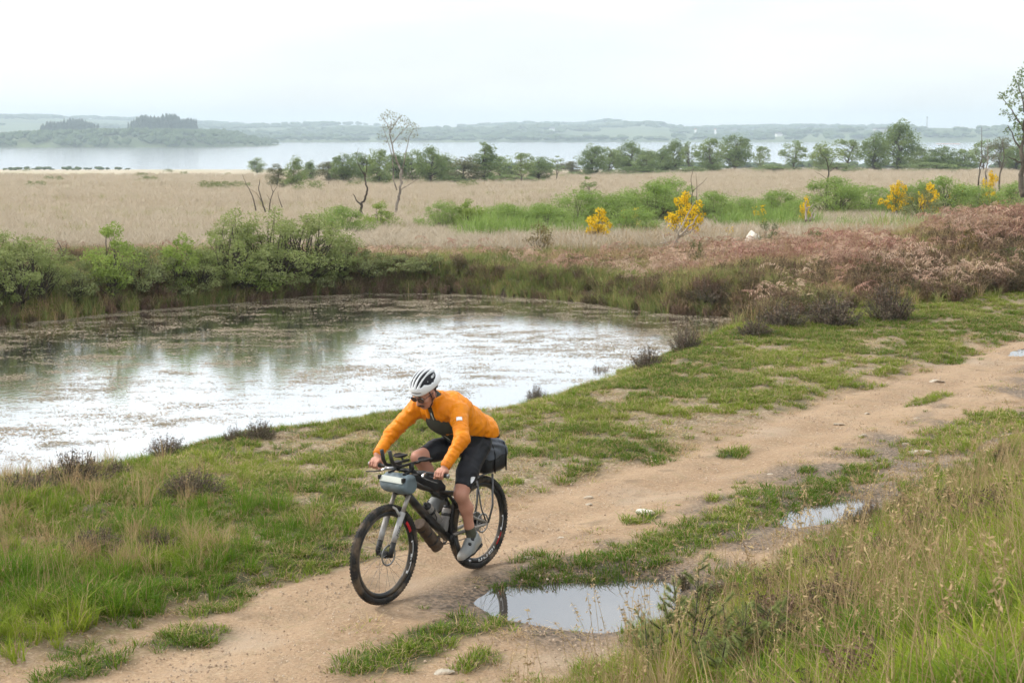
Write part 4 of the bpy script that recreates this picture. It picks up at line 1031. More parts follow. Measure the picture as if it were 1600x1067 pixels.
for px, b, tp, wd, v, lb in [
    (535, 365, 325, 75, 'broom0', 'rounded green bush under the dead tree'), (590, 352, 312, 46, 'green1', 'fresh leafy bush between the dead tree and the birch'),
    (690, 352, 322, 60, 'broom1', 'low grey-green bush right of the birch foot'), (735, 352, 318, 46, 'green2', 'small pale bush with a twig, right of the birch'),
    (790, 356, 322, 90, 'broom2', 'broad low green bush left of the yellow gorse'), (850, 356, 310, 90, 'broom0', 'green bush behind the left yellow gorse'),
    (905, 350, 292, 100, 'broom1', 'tall green bush behind the yellow gorse group'), (919, 320, 262, 26, 'slim', 'slim young tree rising from the green bushes'),
    (965, 350, 298, 100, 'broom2', 'green bush behind the small yellow gorse'), (1020, 345, 285, 90, 'broom0', 'large green bush behind the big yellow gorse'),
    (1050, 342, 268, 80, 'broom1', 'tallest green bush behind the big yellow gorse'), (990, 368, 332, 80, 'broom2', 'rounded pale green bush between the two yellow gorses'),
    (1110, 345, 310, 80, 'broom0', 'green bush right of the big yellow gorse'), (1165, 342, 308, 80, 'broom1', 'green bush above the white boulder'),
    (1215, 340, 300, 70, 'broom2', 'green bush with a thin top left of the bleached stump'), (1300, 335, 292, 90, 'broom0', 'green bush below the sapling'),
    (1355, 332, 288, 90, 'broom1', 'green bush left of the right hand gorse'), (1415, 336, 290, 80, 'broom2', 'green bush between the right hand gorses'),
    (1470, 336, 284, 90, 'broom0', 'green bush right of the right hand gorses'), (1530, 335, 282, 90, 'broom1', 'green bush under the thin bare stems'), (1590, 330, 288, 90, 'broom2', 'green bush at the right edge under the large tree'),
    (1440, 342, 312, 60, 'scrub0', 'grey-green low bush below the right hand gorses'), (1245, 345, 318, 50, 'broom1', 'low green bush beside the bleached stump')]:
    put_plant('bush', lb, 'bush', v, px, b, tp - 5, wd * 1.3, G2, SH, depth=float(np.interp(b, [330, 345, 368], [78, 66, 54])), sink=.05)

# --- gorse with yellow flowers
def gorse(seed, h, w, spine_m, nfl, ncl=34, n=1500):
    mb, V, Q = plant(seed, h, w, ncl, n, .07, .16, stem_r=.02, stems=6, low=.0, asp=.22)
    rg = np.random.default_rng(seed + 5); sel = rg.choice(len(V) // 4, min(nfl, len(V) // 4), False)
    C = V.reshape(-1, 4, 3).mean(1)[sel]; C = C[C[:, 2] > h * .22]
    FV, FQ = leaf_quads(np.repeat(C, 2, 0) + rg.normal(0, .02, (len(C) * 2, 3)), .062, .8, rg)
    return mb.mesh('gorse_stem', [M['bark_dark']]), MB().add(V, Q).mesh('gorse_spines', [M[spine_m]], False), (MB().add(FV, FQ).mesh('gorse_flowers', [M['flower']], False) if nfl else None), h, w
GV = [gorse(1200, 1.5, 1.5, 'gorse', 1200), gorse(1201, 1.3, .9, 'gorse', 1300), gorse(1202, 1.2, 1.3, 'gorse', 500), gorse(1203, 1.0, .8, 'gorse_brown', 0, 22, 1300), gorse(1204, .8, .9, 'gorse', 0, 26, 1900)]
for px, b, tp, wd, v, dep, lb in [
    (934, 374, 328, 36, 1, 50, 'upright yellow flowering gorse left of the big one'), (1070, 372, 300, 66, 0, 50, 'biggest yellow flowering gorse, behind the dead branches'),
    (985, 352, 323, 36, 2, 60, 'small yellow flowering gorse between the two bright ones'), (1186, 345, 318, 26, 2, 60, 'tiny yellow gorse above the white boulder'),
    (1140, 368, 352, 18, 2, 50, 'yellow speck of gorse left of the white boulder'), (1258, 332, 310, 18, 1, 62, 'yellow gorse sprig beside the bleached stump'),
    (1402, 322, 283, 44, 0, 72, 'yellow gorse left of the pair at right'), (1452, 322, 290, 32, 1, 70, 'yellow gorse right of the pair at right'), (1500, 318, 286, 40, 2, 74, 'sparse yellow gorse towards the right edge'), (1548, 312, 268, 34, 0, 76, 'yellow gorse under the bare stems at right'),
    (788, 416, 382, 40, 3, 42, 'low brownish gorse at the far bank behind the cyclist'), (845, 400, 344, 44, 3, 44, 'taller brownish gorse with orange tips behind the cyclist'),
    (1086, 420, 372, 22, 4, 38, 'dark green spiky bush below the dead branches'), (1200, 374, 344, 32, 4, 43, 'dark green gorse bush beside the white boulder'), (1275, 378, 358, 34, 4, 40, 'dark green low bush on the bracken mound'),
    (1515, 405, 352, 30, 3, 34, 'brownish gorse standing in the bracken at right'), (1590, 408, 384, 60, 4, 34, 'bright low gorse bush at the right edge above the track')]:
    r = ray(px, b); t = dep / r[1]; gxx, gyy = r[0] * t, dep; g0 = gz(gxx, gyy); ppm = FPX / dep
    st_, sp_, fl_, h, w = GV[v]; _, v0 = to_px(gxx, gyy, g0)
    sh = max(.35, (v0 - tp) / ppm / h) if v0 > tp + 5 else .6
    o = thing('gorse_bush', lb, 'gorse', (gxx, gyy, g0 - .03), random.uniform(0, 6.28), 'gorse bushes', (wd * 1.1 / ppm / w,) * 2 + (sh,))
    tag(obj('stems', st_, o), kind='stuff'); tag(obj('foliage', sp_, o), kind='stuff')
    if fl_: tag(obj('flowers', fl_, o), kind='stuff')

# --- dead branches in front of the big gorse, bleached stump
limb_tree('dead_branch', 'fallen tangle of bleached dead branches in front of the big gorse', 'branch', 1050, 386,
          [([(1050, 388), (1062, 368), (1074, 352), (1090, 334)], .045, .012), ([(1052, 386), (1060, 360), (1075, 330), (1084, 312)], .03, .008), ([(1058, 372), (1078, 360), (1100, 342)], .025, .008), ([(1048, 386), (1038, 376), (1022, 382)], .025, .008),
           ([(1046, 388), (1034, 384), (1016, 392)], .02, .006), ([(1040, 378), (1036, 366), (1028, 356)], .015, .005), ([(1062, 368), (1050, 352), (1042, 346)], .015, .005)], 'deadwood', depth=43)
limb_tree('dead_stump', 'forked bleached dead stump in the grass right of the boulder', 'stump', 1262, 340,
          [([(1260, 344), (1259, 330), (1263, 322), (1271, 318)], .05, .012), ([(1266, 344), (1267, 332), (1273, 324)], .04, .012), ([(1260, 328), (1258, 318), (1261, 312)], .03, .01), ([(1271, 342), (1275, 332)], .025, .01)], 'deadwood', depth=52)
limb_tree('bare_twig', 'bare twigs standing above the tall green bush', 'branch', 1085, 318,
          [([(1080, 320), (1082, 298), (1078, 280), (1082, 262)], .02, .006), ([(1088, 320), (1090, 296), (1089, 270)], .015, .005), ([(1082, 298), (1098, 284), (1104, 276)], .012, .004)], 'bark', depth=56)

# --- heather clumps that stand out along the near shore
def heather_mesh(seed, h, r, n, m='heather'):
    rg = np.random.default_rng(seed); tw = MB(); lf = MB()
    for k in range(n):
        az = rg.uniform(0, 6.28); d = rg.uniform(0, 1) ** .6 * r; hh = h * rg.uniform(.55, 1.08) * (1 - .6 * (d / r) ** 2)
        a = np.array([math.cos(az) * d * .4, math.sin(az) * d * .4, -.02]); e = np.array([math.cos(az) * d, math.sin(az) * d, hh]); mid = (a + e) / 2 + rg.normal(0, .02, 3)
        tw.tube([a, mid, e], [.004, .003, .0015], 3, cap=False)
        C = mid + (e - mid) * rg.uniform(-.8, 1.05, (32, 1)) + rg.normal(0, .014, (32, 3)); V, Q = leaf_quads(C, .024, .4, rg); lf.add(V, Q)
    return tw.mesh('heather_twigs', [M['bark_dark']]), lf.mesh('heather_sprigs', [M['heather_solo']], False), h, 2 * r
M['heather_solo'] = material('heather_sprig', (.165, .112, .085), (.105, .098, .055), .85, 6, island=.9, transl=.1)
HM = [heather_mesh(1300 + i, .34, .32, 110) for i in range(4)]
for k, (px, b, tp, wd, lb) in enumerate([
    (1012, 575, 540, 50, 'rounded purplish heather clump on the near pond edge'), (938, 592, 566, 34, 'sparse heather left of the rounded clump on the pond edge'), (905, 602, 578, 26, 'small dark heather tuft at the pond edge'),
    (1072, 548, 508, 46, 'leafy twiggy clump at the right corner of the pond'), (838, 625, 600, 30, 'small heather tuft right of the cyclist at the water'), (405, 684, 650, 50, 'heather clump on the shore left of the cyclist'), (365, 690, 660, 30, 'small dark heather left of the shore clump'),
    (262, 715, 672, 60, 'tall heather clump on the near shore at left'), (120, 755, 700, 90, 'broad dark heather clump at the left shore'), (40, 768, 730, 90, 'dark heather at the left edge of the shore'), (180, 742, 712, 50, 'thin heather between the two left shore clumps'),
    (300, 775, 725, 90, 'brown heather set back from the shore at left'), (245, 862, 818, 60, 'brown heather in the grass left of the track'), (150, 862, 812, 80, 'withered brown heather in the lower left grass'),
    (1225, 510, 462, 70, 'dark brown heather mound right of the pond'), (1300, 508, 455, 80, 'largest dark heather mound right of the pond'), (1390, 500, 440, 70, 'tall brown heather right of the dark mounds'), (1180, 525, 490, 50, 'heather at the right tip of the pond'), (1110, 470, 440, 60, 'yellowish tussock clump at the far pond corner')]):
    tw, lf, h, w = HM[k % 4]; g = at(px, b); ppm = FPX / g[1]
    o = thing('heather_clump', lb, 'heather', (g[0], g[1], g[2] - .02), k * 1.3, 'heather clumps round the pond', (wd * 1.3 / ppm / w,) * 2 + ((b - tp) / ppm / h,))
    tag(obj('stems', tw, o), kind='stuff'); tag(obj('foliage', lf, o), kind='stuff')

M['gorse_young'] = material('young_gorse', (.20, .245, .075), (.28, .31, .11), .7, 6, island=.8, transl=.2)
# --- young spiky gorse in the foreground
def young_gorse(name, label, px, py, shoots, depth):
    r = ray(px, py); t = depth / r[1]; g = np.array([r[0] * t, depth, 0.0]); g[2] = gz(g[0], g[1]); ppm = FPX / depth; rg = np.random.default_rng(px)
    _, v0 = to_px(*g)
    o = thing(name, label, 'gorse', (g[0], g[1], g[2] - .02), 0, 'young gorse on the bank')
    for (bx, tx, ty) in shoots:
        a = np.array([(bx - px) / ppm, rg.normal(0, .05), 0.0]); e = np.array([(tx - px) / ppm, rg.normal(0, .10), (v0 - ty) / ppm])
        tt = np.linspace(0, 1, 8)[:, None]; P = a + (e - a) * tt; P[:, 0] += np.sin(tt[:, 0] * 2.5) * .015
        s_ = MB().tube(P, np.linspace(.006, .003, 8), 5); so = obj('shoot', None, o)
        nd = MB()
        def needles(P, n, ln):
            u = rg.uniform(.12, 1, n); pos = np.stack([np.interp(u * (len(P) - 1), np.arange(len(P)), P[:, c]) for c in range(3)], 1)
            ax = (P[-1] - P[0]) / np.linalg.norm(P[-1] - P[0]); d = rg.normal(size=(n, 3)); d -= np.outer(d @ ax, ax); d /= np.linalg.norm(d, axis=1)[:, None]; d = d * .8 + ax * .75
            sd = np.cross(d, ax); sd /= np.linalg.norm(sd, axis=1)[:, None]
            V = np.stack([pos - sd * .0022, pos + sd * .0022, pos + d * (ln * rg.uniform(.7, 1.2, n))[:, None]], 1).reshape(-1, 3)
            nd.add(V, None, np.arange(n * 3).reshape(-1, 3))
        needles(P, 260, .036)
        for b_ in range(7):
            k = rg.uniform(.45, .98); p0 = a + (e - a) * k; az = rg.uniform(0, 6.28); ln = rg.uniform(.07, .14) * (1.25 - .6 * k)
            Q_ = np.array([p0 + np.array([math.cos(az), math.sin(az), .75]) * ln * q for q in (0, .5, 1)])
            s_.tube(Q_, [.003, .0025, .0015], 4); needles(Q_, 110, .030)
        so.data = None
        bpy.data.objects.remove(so)
        so = obj('shoot', s_.mesh('gorse_shoot', [M['bark']]), o); tag(obj('needles', nd.mesh('gorse_needles', [M['gorse_young']], False), so), kind='stuff')
young_gorse('young_gorse', 'tallest young spiky gorse at the edge of the large puddle', 1070, 1010, [(1072, 1085, 855), (1068, 1048, 890), (1075, 1104, 900), (1066, 1032, 925), (1078, 1118, 935)], 8.9)
young_gorse('young_gorse', 'small leaning young gorse shoot below the large puddle', 1010, 1040, [(1012, 1003, 948), (1016, 1020, 985), (1020, 1035, 975)], 8.8)
young_gorse('young_gorse', 'bushy young gorse right of the tallest one', 1150, 1030, [(1140, 1130, 940), (1150, 1160, 925), (1160, 1196, 930), (1165, 1225, 935)], 8.4)
young_gorse('young_gorse', 'low young gorse at the bottom edge', 1105, 1075, [(1100, 1085, 985), (1110, 1125, 975), (1120, 1165, 990)], 8.2)

# ------------------------------------------------------------------ stones
M['stone_white'] = material('white_stone', (.62, .57, .50), (.48, .43, .37), .9, 6, bump=.7, c3=(.36, .31, .25))
def stone_mesh(seed, rx, ry, rz, rough=.35, sub=3):
    import bmesh
    bm = bmesh.new(); bmesh.ops.create_icosphere(bm, subdivisions=sub, radius=1.0); rg = np.random.default_rng(seed)
    cuts = [(rg.normal(size=3), rg.uniform(.42, .8)) for _ in range(11)]
    for v in bm.verts:
        p = np.array(v.co)
        for n_, d_ in cuts:
            n_ = n_ / np.linalg.norm(n_); k = p @ n_
            if k > d_: p = p - n_ * (k - d_) * .85
        p = p * (1 + rough * .4 * (fbm(np.array([p[0] * 2 + seed]), np.array([p[1] * 2 + p[2]]), 3, seed)[0] - .5))
        v.co = Vector((p[0] * rx, p[1] * ry, p[2] * rz))
    me = bpy.data.meshes.new('stone'); bm.to_mesh(me); bm.free(); me.materials.append(M['stone']); me.polygons.foreach_set('use_smooth', [True] * len(me.polygons)); smooth_by_angle(me, 28)
    return me
for k, (px, py, wd, ht, sink, lb) in enumerate([
    (1178, 388, 52, 32, .1, 'white angular boulder in the bracken beyond the pond'), (1203, 390, 20, 17, .05, 'small pale stone leaning against the white boulder'),
    (1008, 803, 44, 12, .012, 'flat white slab ringed by grass on the track'), (918, 779, 20, 5, .005, 'pale stone on the left edge of the track behind the cyclist'), (921, 790, 14, 5, .004, 'small white stone just below the pale edge stone'),
    (1310, 664, 24, 8, .008, 'pale flat stone on the track edge towards the far end'), (1354, 648, 12, 6, .004, 'small white stone near the far end of the track'), (1462, 597, 30, 7, .01, 'long pale stone on the far grass edge of the track'),
    (1348, 683, 22, 7, .006, 'grey stone in the middle of the far track'), (1350, 711, 40, 9, .01, 'flat stone half hidden by a grass tuft on the track'), (1436, 707, 46, 9, .012, 'pale slab beside the wet rut at right'), (1418, 694, 24, 6, .006, 'low stone left of the pale slab by the rut'),
    (828, 872, 22, 4, .004, 'thin flat stone right of the rear wheel'), (692, 1054, 44, 9, .01, 'flat grey stone at the bottom edge in the grass'), (876, 842, 16, 4, .003, 'small stone in the track right of the rear wheel'), (1205, 742, 14, 4, .003, 'small pale chip on the middle of the track'),
    (1075, 908, 0, 0, 0, ''), (1040, 949, 14, 5, .003, 'dark pebble at the right rim of the large puddle'), (985, 985, 10, 4, .002, 'pebble on the near rim of the large puddle'), (1432, 655, 14, 5, .004, 'small stone on the right side of the far track')]):
    if not wd: continue
    g = at(px, py); ppm = FPX / g[1]
    w_, h_ = wd / ppm, ht / ppm
    o = obj('boulder' if k == 0 else 'stone', stone_mesh(1400 + k, w_ / 2, w_ / 2 * (.8 if k > 1 else .7), max(h_ * (.62 if k < 2 else .55), .014)), None, (g[0], g[1], g[2] + (h_ * .34 if k < 2 else h_ * .04)), .15 * math.sin(k * 3))
    if k in (0, 1, 2): o.data.materials[0] = M['stone_white']
    tag(o, lb, 'boulder' if k == 0 else 'stone', 'stones on and beside the track' if k > 1 else None)

# ------------------------------------------------------------------ far buildings across the lake
M['concrete'] = material('pale_concrete', (.46, .42, .40), (.40, .37, .35), .9, .05)
M['white_wall'] = material('white_render', (.75, .74, .72), (.70, .69, .67), .9, .05)
M['roof'] = material('roof_slate', (.16, .15, .16), (.12, .11, .12), .9, .1)
M['rust_roof'] = material('rust_roof', (.42, .26, .22), (.36, .22, .18), .9, .1)
M['mast'] = material('mast_steel', (.30, .29, .29), (.25, .24, .24), .6, .5)
def far_at(px, base, dep):
    x = (px - 800) / FPX * dep; z = EYE + (205 - base) / FPX * dep
    return np.array([x, dep, z])
def gable(w, d, h, rh):
    wl_ = MB().box((0, 0, h / 2), (w, d, h)); rf = MB()
    a, b = w / 2 + .4, d / 2 + .4
    rf.add([(-a, -b, h), (a, -b, h), (a, b, h), (-a, b, h), (-a, 0, h + rh), (a, 0, h + rh)], [[0, 1, 5, 4], [2, 3, 4, 5], [0, 3, 2, 1]], [[0, 4, 3], [1, 2, 5]])
    return wl_, rf
p = far_at(1374, 224, 2900)
o = thing('power_station', 'square concrete power station block above the far shore', 'building', p)
bw = 27 / FPX * 2900; bh = 22 / FPX * 2900
obj('wall', MB().box((0, 0, bh / 2 - 6), (bw, bw * .8, bh + 12)).mesh('wall', [M['concrete']], False), o)
obj('roof', MB().box((0, 0, bh + 1.2), (bw * 1.03, bw * .83, 2.4)).mesh('roof', [M['roof']], False), o)
obj('annex', MB().box((-bw * .78, -4, 3), (bw * .55, bw * .5, 12)).mesh('annex', [M['white_wall']], False), o)
p = far_at(1476, 233, 2300)
o = thing('shed', 'long low shed with rusty pale roof on the far shore', 'building', p)
a_, b_ = gable(36 / FPX * 2300, 14, 5, 3.5); obj('wall', a_.mesh('wall', [M['white_wall']], False), o); obj('roof', b_.mesh('roof', [M['rust_roof']], False), o)
o = thing('mast', 'thin tall mast on the hill right of the power station', 'mast', far_at(1442, 206, 3300) - np.array([0, 0, 4]))
obj('pole', MB().tube([(0, 0, 0), (0, 0, 36)], [1.5, .9], 6).mesh('pole', [M['mast']]), o); obj('head', MB().box((0, 0, 34), (3, 3, 3)).mesh('head', [M['mast']]), o)
for px, lb in ((1084, 'left of the two slim white towers on the far shore'), (1115, 'right of the two slim white towers on the far shore')):
    o = thing('tower', lb, 'tower', far_at(px, 216, 2900) - np.array([0, 0, 3]), 0, 'slim white towers')
    obj('shaft', MB().tube([(0, 0, 0), (0, 0, 19)], [2.2, 1.9], 8).mesh('shaft', [M['white_wall']]), o); obj('cap', MB().tube([(0, 0, 19), (0, 0, 21)], [2.5, 2.3], 8).mesh('cap', [M['rust_roof']]), o)
for px, py, lb in ((1144, 205, 'white house right of the slim towers'), (1220, 211, 'white house above the lone tree at right'), (1232, 210, 'smaller white house beside the other above the lone tree'), (1268, 209, 'white house left of the bare sapling crown'), (1322, 207, 'white house left of the power station'), (862, 199, 'pale house high on the central ridge'), (1213, 223, 'low white house at the far waterline')):
    dep = 3400 if py < 215 else 2790
    q = far_at(px, py, dep); q[2] = float(hill_z(np.array([q[0]]), np.array([q[1]]))[0])
    o = thing('house', lb, 'house', (q[0], q[1], q[2] + 6), .3, 'houses on the far shore')
    a_, b_ = gable(11, 8, 5, 3.4); obj('wall', a_.mesh('wall', [M['white_wall']], False), o); obj('roof', b_.mesh('roof', [M['roof']], False), o)

# ------------------------------------------------------------------ haze over the lake
hm = bpy.data.materials.new('haze'); hm.use_nodes = True
hn = hm.node_tree.nodes; hn.remove(hn['Principled BSDF'])
pv = hn.new('ShaderNodeVolumePrincipled'); pv.inputs['Color'].default_value = (.76, .90, 1.0, 1); pv.inputs['Density'].default_value = .00026; pv.inputs['Anisotropy'].default_value = 0.0
hm.node_tree.links.new(pv.outputs[0], hn['Material Output'].inputs['Volume'])
hz = obj('haze', MB().box((0, 3000, 24), (11000, 7000, 94)).mesh('haze', [hm], False))
tag(hz, 'pale blue haze thickening towards the hills', 'haze', None, 'stuff')

# ------------------------------------------------------------------ bicycle (local axes: x forward, y to the rider's left, z up, origin under the rear axle)
_f, _r = on_plane(601, 938), on_plane(743, 884)
HEAD = math.atan2(_f[1] - _r[1], _f[0] - _r[0])
BX, BY = _r[0], _r[1]
BZ = (gz(_f[0], _f[1]) + gz(_r[0], _r[1])) / 2 + .004
M['tyre'] = material('tyre_rubber', (.012, .012, .012), (.022, .020, .018), .75, 30, bump=.2, c3=(.11, .08, .055))
M['carbon'] = material('black_frame', (.012, .012, .013), (.020, .020, .022), .4, 12, coat=.2, c3=(.10, .075, .052))
M['alloy'] = material('grey_alloy', (.35, .35, .36), (.25, .25, .26), .35, 20, metal=.8)
M['black_part'] = material('black_plastic', (.014, .014, .015), (.024, .023, .022), .5, 20)
M['fork_grey'] = material('fork_pale_grey', (.38, .38, .38), (.28, .265, .25), .4, 10, c3=(.20, .16, .13))
M['decal_white'] = material('decal_white', (.75, .76, .78), (.68, .68, .70), .5, 10)
M['decal_red'] = material('decal_red', (.50, .02, .025), (.38, .018, .02), .5, 10)
M['steel'] = material('spoke_steel', (.10, .10, .10), (.16, .16, .16), .4, 10, metal=.6)
M['frame_pale'] = material('muddy_silver', (.32, .30, .28), (.20, .17, .145), .45, 14, metal=.2)
M['chrome'] = material('bright_alloy', (.75, .75, .76), (.6, .6, .6), .25, 14, metal=.9)
bike = thing('bicycle', 'black full-suspension mountain bike loaded with bags on the track', 'bicycle', (BX, BY, BZ), HEAD)
RA, FA = np.array([-.045, 0, .372]), np.array([1.112, 0, .372])
BB = np.array([.345, 0, .335])
def arc_strip(mb, c, r0, r1, a0, a1, y, mi=0, th=.0016):
    n = max(2, int(abs(a1 - a0) / .06)); a = np.linspace(a0, a1, n); sg = 1 if y > 0 else -1
    V = []
    for t in a:
        for r in (r0, r1): V.append([c[0] + r * math.cos(t), y, c[2] + r * math.sin(t)])
    V2 = [[v[0], v[1] - sg * th, v[2]] for v in V]; k = len(V)
    Q = [[2 * i, 2 * i + 1, 2 * i + 3, 2 * i + 2] for i in range(n - 1)]
    Q2 = [[k + 2 * i + 2, k + 2 * i + 3, k + 2 * i + 1, k + 2 * i] for i in range(n - 1)]
    E_ = [[2 * i, 2 * i + 2, k + 2 * i + 2, k + 2 * i] for i in range(n - 1)] + [[2 * i + 3, 2 * i + 1, k + 2 * i + 1, k + 2 * i + 3] for i in range(n - 1)]
    mb.add(V + V2, Q + Q2 + E_, None, mi)
def wheel(c, front, decals):
    w = obj('wheel', None, bike); w.location = tuple(c); w.empty_display_size = .05
    prof = [(.343 + .0275 * math.sin(t), .0275 * 1.02 * math.cos(t)) for t in np.linspace(-.9, math.pi + .9, 15)]
    ty = MB().lathe_y((0, 0, 0), prof, 96)
    for k in range(84):                                   # tread knobs
        a = k / 84 * 2 * math.pi
        for (yy, rr, off) in ((-.020, .3610, 0), (.020, .3610, 0), (-.007, .3695, .5), (.007, .3695, 0)):
            t = a + off * math.pi / 84; Mx = np.array([[math.cos(t), 0, -math.sin(t)], [0, 1, 0], [math.sin(t), 0, math.cos(t)]])
            ty.box((rr * math.cos(t), yy, rr * math.sin(t)), (.0055, .010, .013), 0, Mx)
    obj('tyre', smooth_by_angle(ty.mesh('tyre', [M['tyre']])), w)
    rim = MB().lathe_y((0, 0, 0), [(.322, -.0145), (.322, .0145), (.305, .0150), (.288, .0085), (.285, 0), (.288, -.0085), (.305, -.0150)], 72)
    obj('rim', rim.mesh('rim', [M['carbon']]), w)
    sp = MB(); n = 28
    for k in range(n):
        a = k / n * 2 * math.pi; sd = 1 if k % 2 else -1; tw = .32 * (1 if (k // 2) % 2 else -1)
        sp.tube([(.024 * math.cos(a + tw * 3.2), sd * .027, .024 * math.sin(a + tw * 3.2)), (.287 * math.cos(a), sd * .003, .287 * math.sin(a))], .00115, 4, cap=False)
    tag(obj('spokes', sp.mesh('spokes', [M['steel']]), w), kind='stuff')
    hb = MB().tube([(0, -.05, 0), (0, -.028, 0), (0, -.026, 0), (0, .026, 0), (0, .028, 0), (0, .05, 0)], [.010, .012, .027, .027, .012, .010], 16)
    obj('hub', hb.mesh('hub', [M['black_part']]), w)
    rt = MB().lathe_y((0, .037, 0), [(.080, -.001), (.080, .001), (.066, .001), (.066, -.001)], 40)
    for k in range(6):
        a = k / 6 * 6.283; rt.tube([(.02 * math.cos(a + .5), .037, .02 * math.sin(a + .5)), (.067 * math.cos(a), .037, .067 * math.sin(a))], .003, 4)
    obj('brake_rotor', rt.mesh('brake_rotor', [M['alloy']]), w)
    dw, dr = MB(), MB()
    for (a0, a1, r0, r1, red) in decals: arc_strip(dr if red else dw, (0, 0, 0), r0, r1, a0, a1, .0172)
    tag(obj('rim_lettering', dw.mesh('rim_lettering', [M['decal_white']]), w), kind='stuff')
    obj('rim_stripe', dr.mesh('rim_stripe', [M['decal_red']]), w)
    return w
# angles: 0 forward (picture left), pi/2 up, pi backward (picture right)
W_ = lambda d: R(d)
front_dec = [(W_(140), W_(158), .293, .318, 1),
             (W_(172), W_(192), .308, .313, 0), (W_(172), W_(174), .292, .313, 0), (W_(191), W_(196), .292, .312, 0), (W_(197), W_(200), .296, .303, 0), (W_(202), W_(218), .308, .313, 0), (W_(216), W_(220), .291, .313, 0), (W_(203), W_(205), .298, .312, 0)]
rear_dec = [(W_(206), W_(226), .306, .318, 1), (W_(180), W_(200), .306, .311, 0), (W_(180), W_(182), .292, .311, 0), (W_(199), W_(203), .291, .311, 0), (W_(214), W_(216), .290, .304, 0),
            (W_(232), W_(234), .291, .314, 0), (W_(237), W_(239), .291, .314, 0), (W_(237), W_(247), .309, .314, 0), (W_(246), W_(248), .291, .314, 0), (W_(240), W_(246), .291, .295, 0),
            (W_(252), W_(254), .291, .314, 0), (W_(252), W_(262), .309, .314, 0), (W_(260), W_(262), .296, .314, 0), (W_(266), W_(274), .309, .314, 0), (W_(266), W_(268), .292, .314, 0), (W_(273), W_(275), .292, .314, 0)]
wheel(FA, True, front_dec); wheel(RA, False, rear_dec)
# frame
def T(name, pts, rad, m, parent=bike, seg=12): return obj(name, MB().tube(pts, rad, seg).mesh(name, [M[m]]), parent)
HT0, HT1 = np.array([.893, 0, .800]), np.array([.852, 0, .905])
frame = obj('frame', None, bike); frame.empty_display_size = .05
T('head_tube', [HT0, HT1], [.026, .028], 'carbon', frame)
T('down_tube', [HT0 + [-.01, 0, .015], (.74, 0, .665), (.55, 0, .495), BB + [.02, 0, .005]], [.027, .032, .033, .034], 'carbon', frame)
T('top_tube', [HT1 + [-.005, 0, -.02], (.68, 0, .800), (.46, 0, .715), (.255, 0, .665)], [.026, .024, .020, .019], 'carbon', frame)
T('seat_tube', [BB, (.30, 0, .50), (.245, 0, .715)], [.026, .020, .0185], 'carbon', frame)
T('bottom_bracket', [BB + [0, -.046, 0], BB + [0, .046, 0]], .028, 'black_part', frame)
for sg in (-1, 1):
    T('chain_stay', [BB + [-.02, sg * .03, .02], (.20, sg * .045, .36), RA + [.02, sg * .066, -.005], RA + [-.012, sg * .068, 0]], [.013, .014, .012, .013], 'frame_pale', frame, 10)
    T('seat_stay', [(.285, sg * .035, .565), (.20, sg * .050, .52), (.07, sg * .06, .435), RA + [-.008, sg * .067, .01]], [.012, .011, .010, .012], 'frame_pale', frame, 10)
    T('rocker_link', [(.285, sg * .036, .565), (.33, sg * .030, .625), (.36, sg * .022, .668)], [.014, .013, .012], 'black_part', frame, 10)
T('shock', [(.355, 0, .665), (.42, 0, .665), (.421, 0, .665), (.55, 0, .735)], [.012, .012, .022, .020], 'black_part', frame)
# fork
fork = obj('fork', None, bike); fork.empty_display_size = .05
ax = np.array([-.37, 0, .93]); ax /= np.linalg.norm(ax)
T('steerer', [HT0 - ax * .005, HT1 + ax * .055], .018, 'black_part', fork)
obj('crown', MB().tube([HT0 + [.012, -.068, -.012], HT0 + [0, -.03, .0], HT0 + [0, .03, 0], HT0 + [.012, .068, -.012]], [.020, .023, .023, .020], 10).mesh('crown', [M['black_part']]), fork)
for sg in (-1, 1):
    top = HT0 + np.array([.014, sg * .066, -.012]); low = FA + np.array([0.0, sg * .062, .0]); mid = top + (low - top) * .30 + [.014, 0, 0]
    T('stanchion', [top, mid], .0165, 'frame_pale', fork)
    T('lower_leg', [mid - (low - top) * .02, top + (low - top) * .62 + [.022, 0, 0], top + (low - top) * .78 + [.018, 0, 0]], [.024, .022, .021], 'fork_grey', fork)
    T('leg_foot', [top + (low - top) * .775 + [.018, 0, 0], low + [.004, 0, .02], low + [0, 0, -.012]], [.0215, .019, .015], 'black_part', fork)
obj('arch', MB().tube([mid * [1, -1, 1] + [.03, 0, -.01], (mid[0] + .055, -.05, mid[2] + .045), (mid[0] + .058, 0, mid[2] + .06), (mid[0] + .055, .05, mid[2] + .045), mid + [.03, 0, -.01]], .010, 8).mesh('arch', [M['fork_grey']]), fork)
T('axle', [FA + [0, -.075, 0], FA + [0, .075, 0]], .009, 'chrome', fork)
def text_mesh(txt, size, m, depth=.0006):
    cu = bpy.data.curves.new('lettering', 'FONT'); cu.body = txt; cu.size = size; cu.extrude = depth; cu.align_x = 'CENTER'; cu.align_y = 'CENTER'; cu.resolution_u = 2
    o = bpy.data.objects.new('tmp', cu); COL.objects.link(o)
    dg = bpy.context.evaluated_depsgraph_get(); me = bpy.data.meshes.new_from_object(o.evaluated_get(dg)); bpy.data.objects.remove(o)
    me.materials.clear(); me.materials.append(M[m]); return me
lo_a = HT0 + np.array([.014, .066, -.012]); lo_b = FA + np.array([0, .062, 0]); cl = lo_a + (lo_b - lo_a) * .58 + [.022, .0235, 0]
fl = obj('lettering', text_mesh('FOX', .040, 'black_part'), fork)
d_ = (lo_b - lo_a) / np.linalg.norm(lo_b - lo_a)
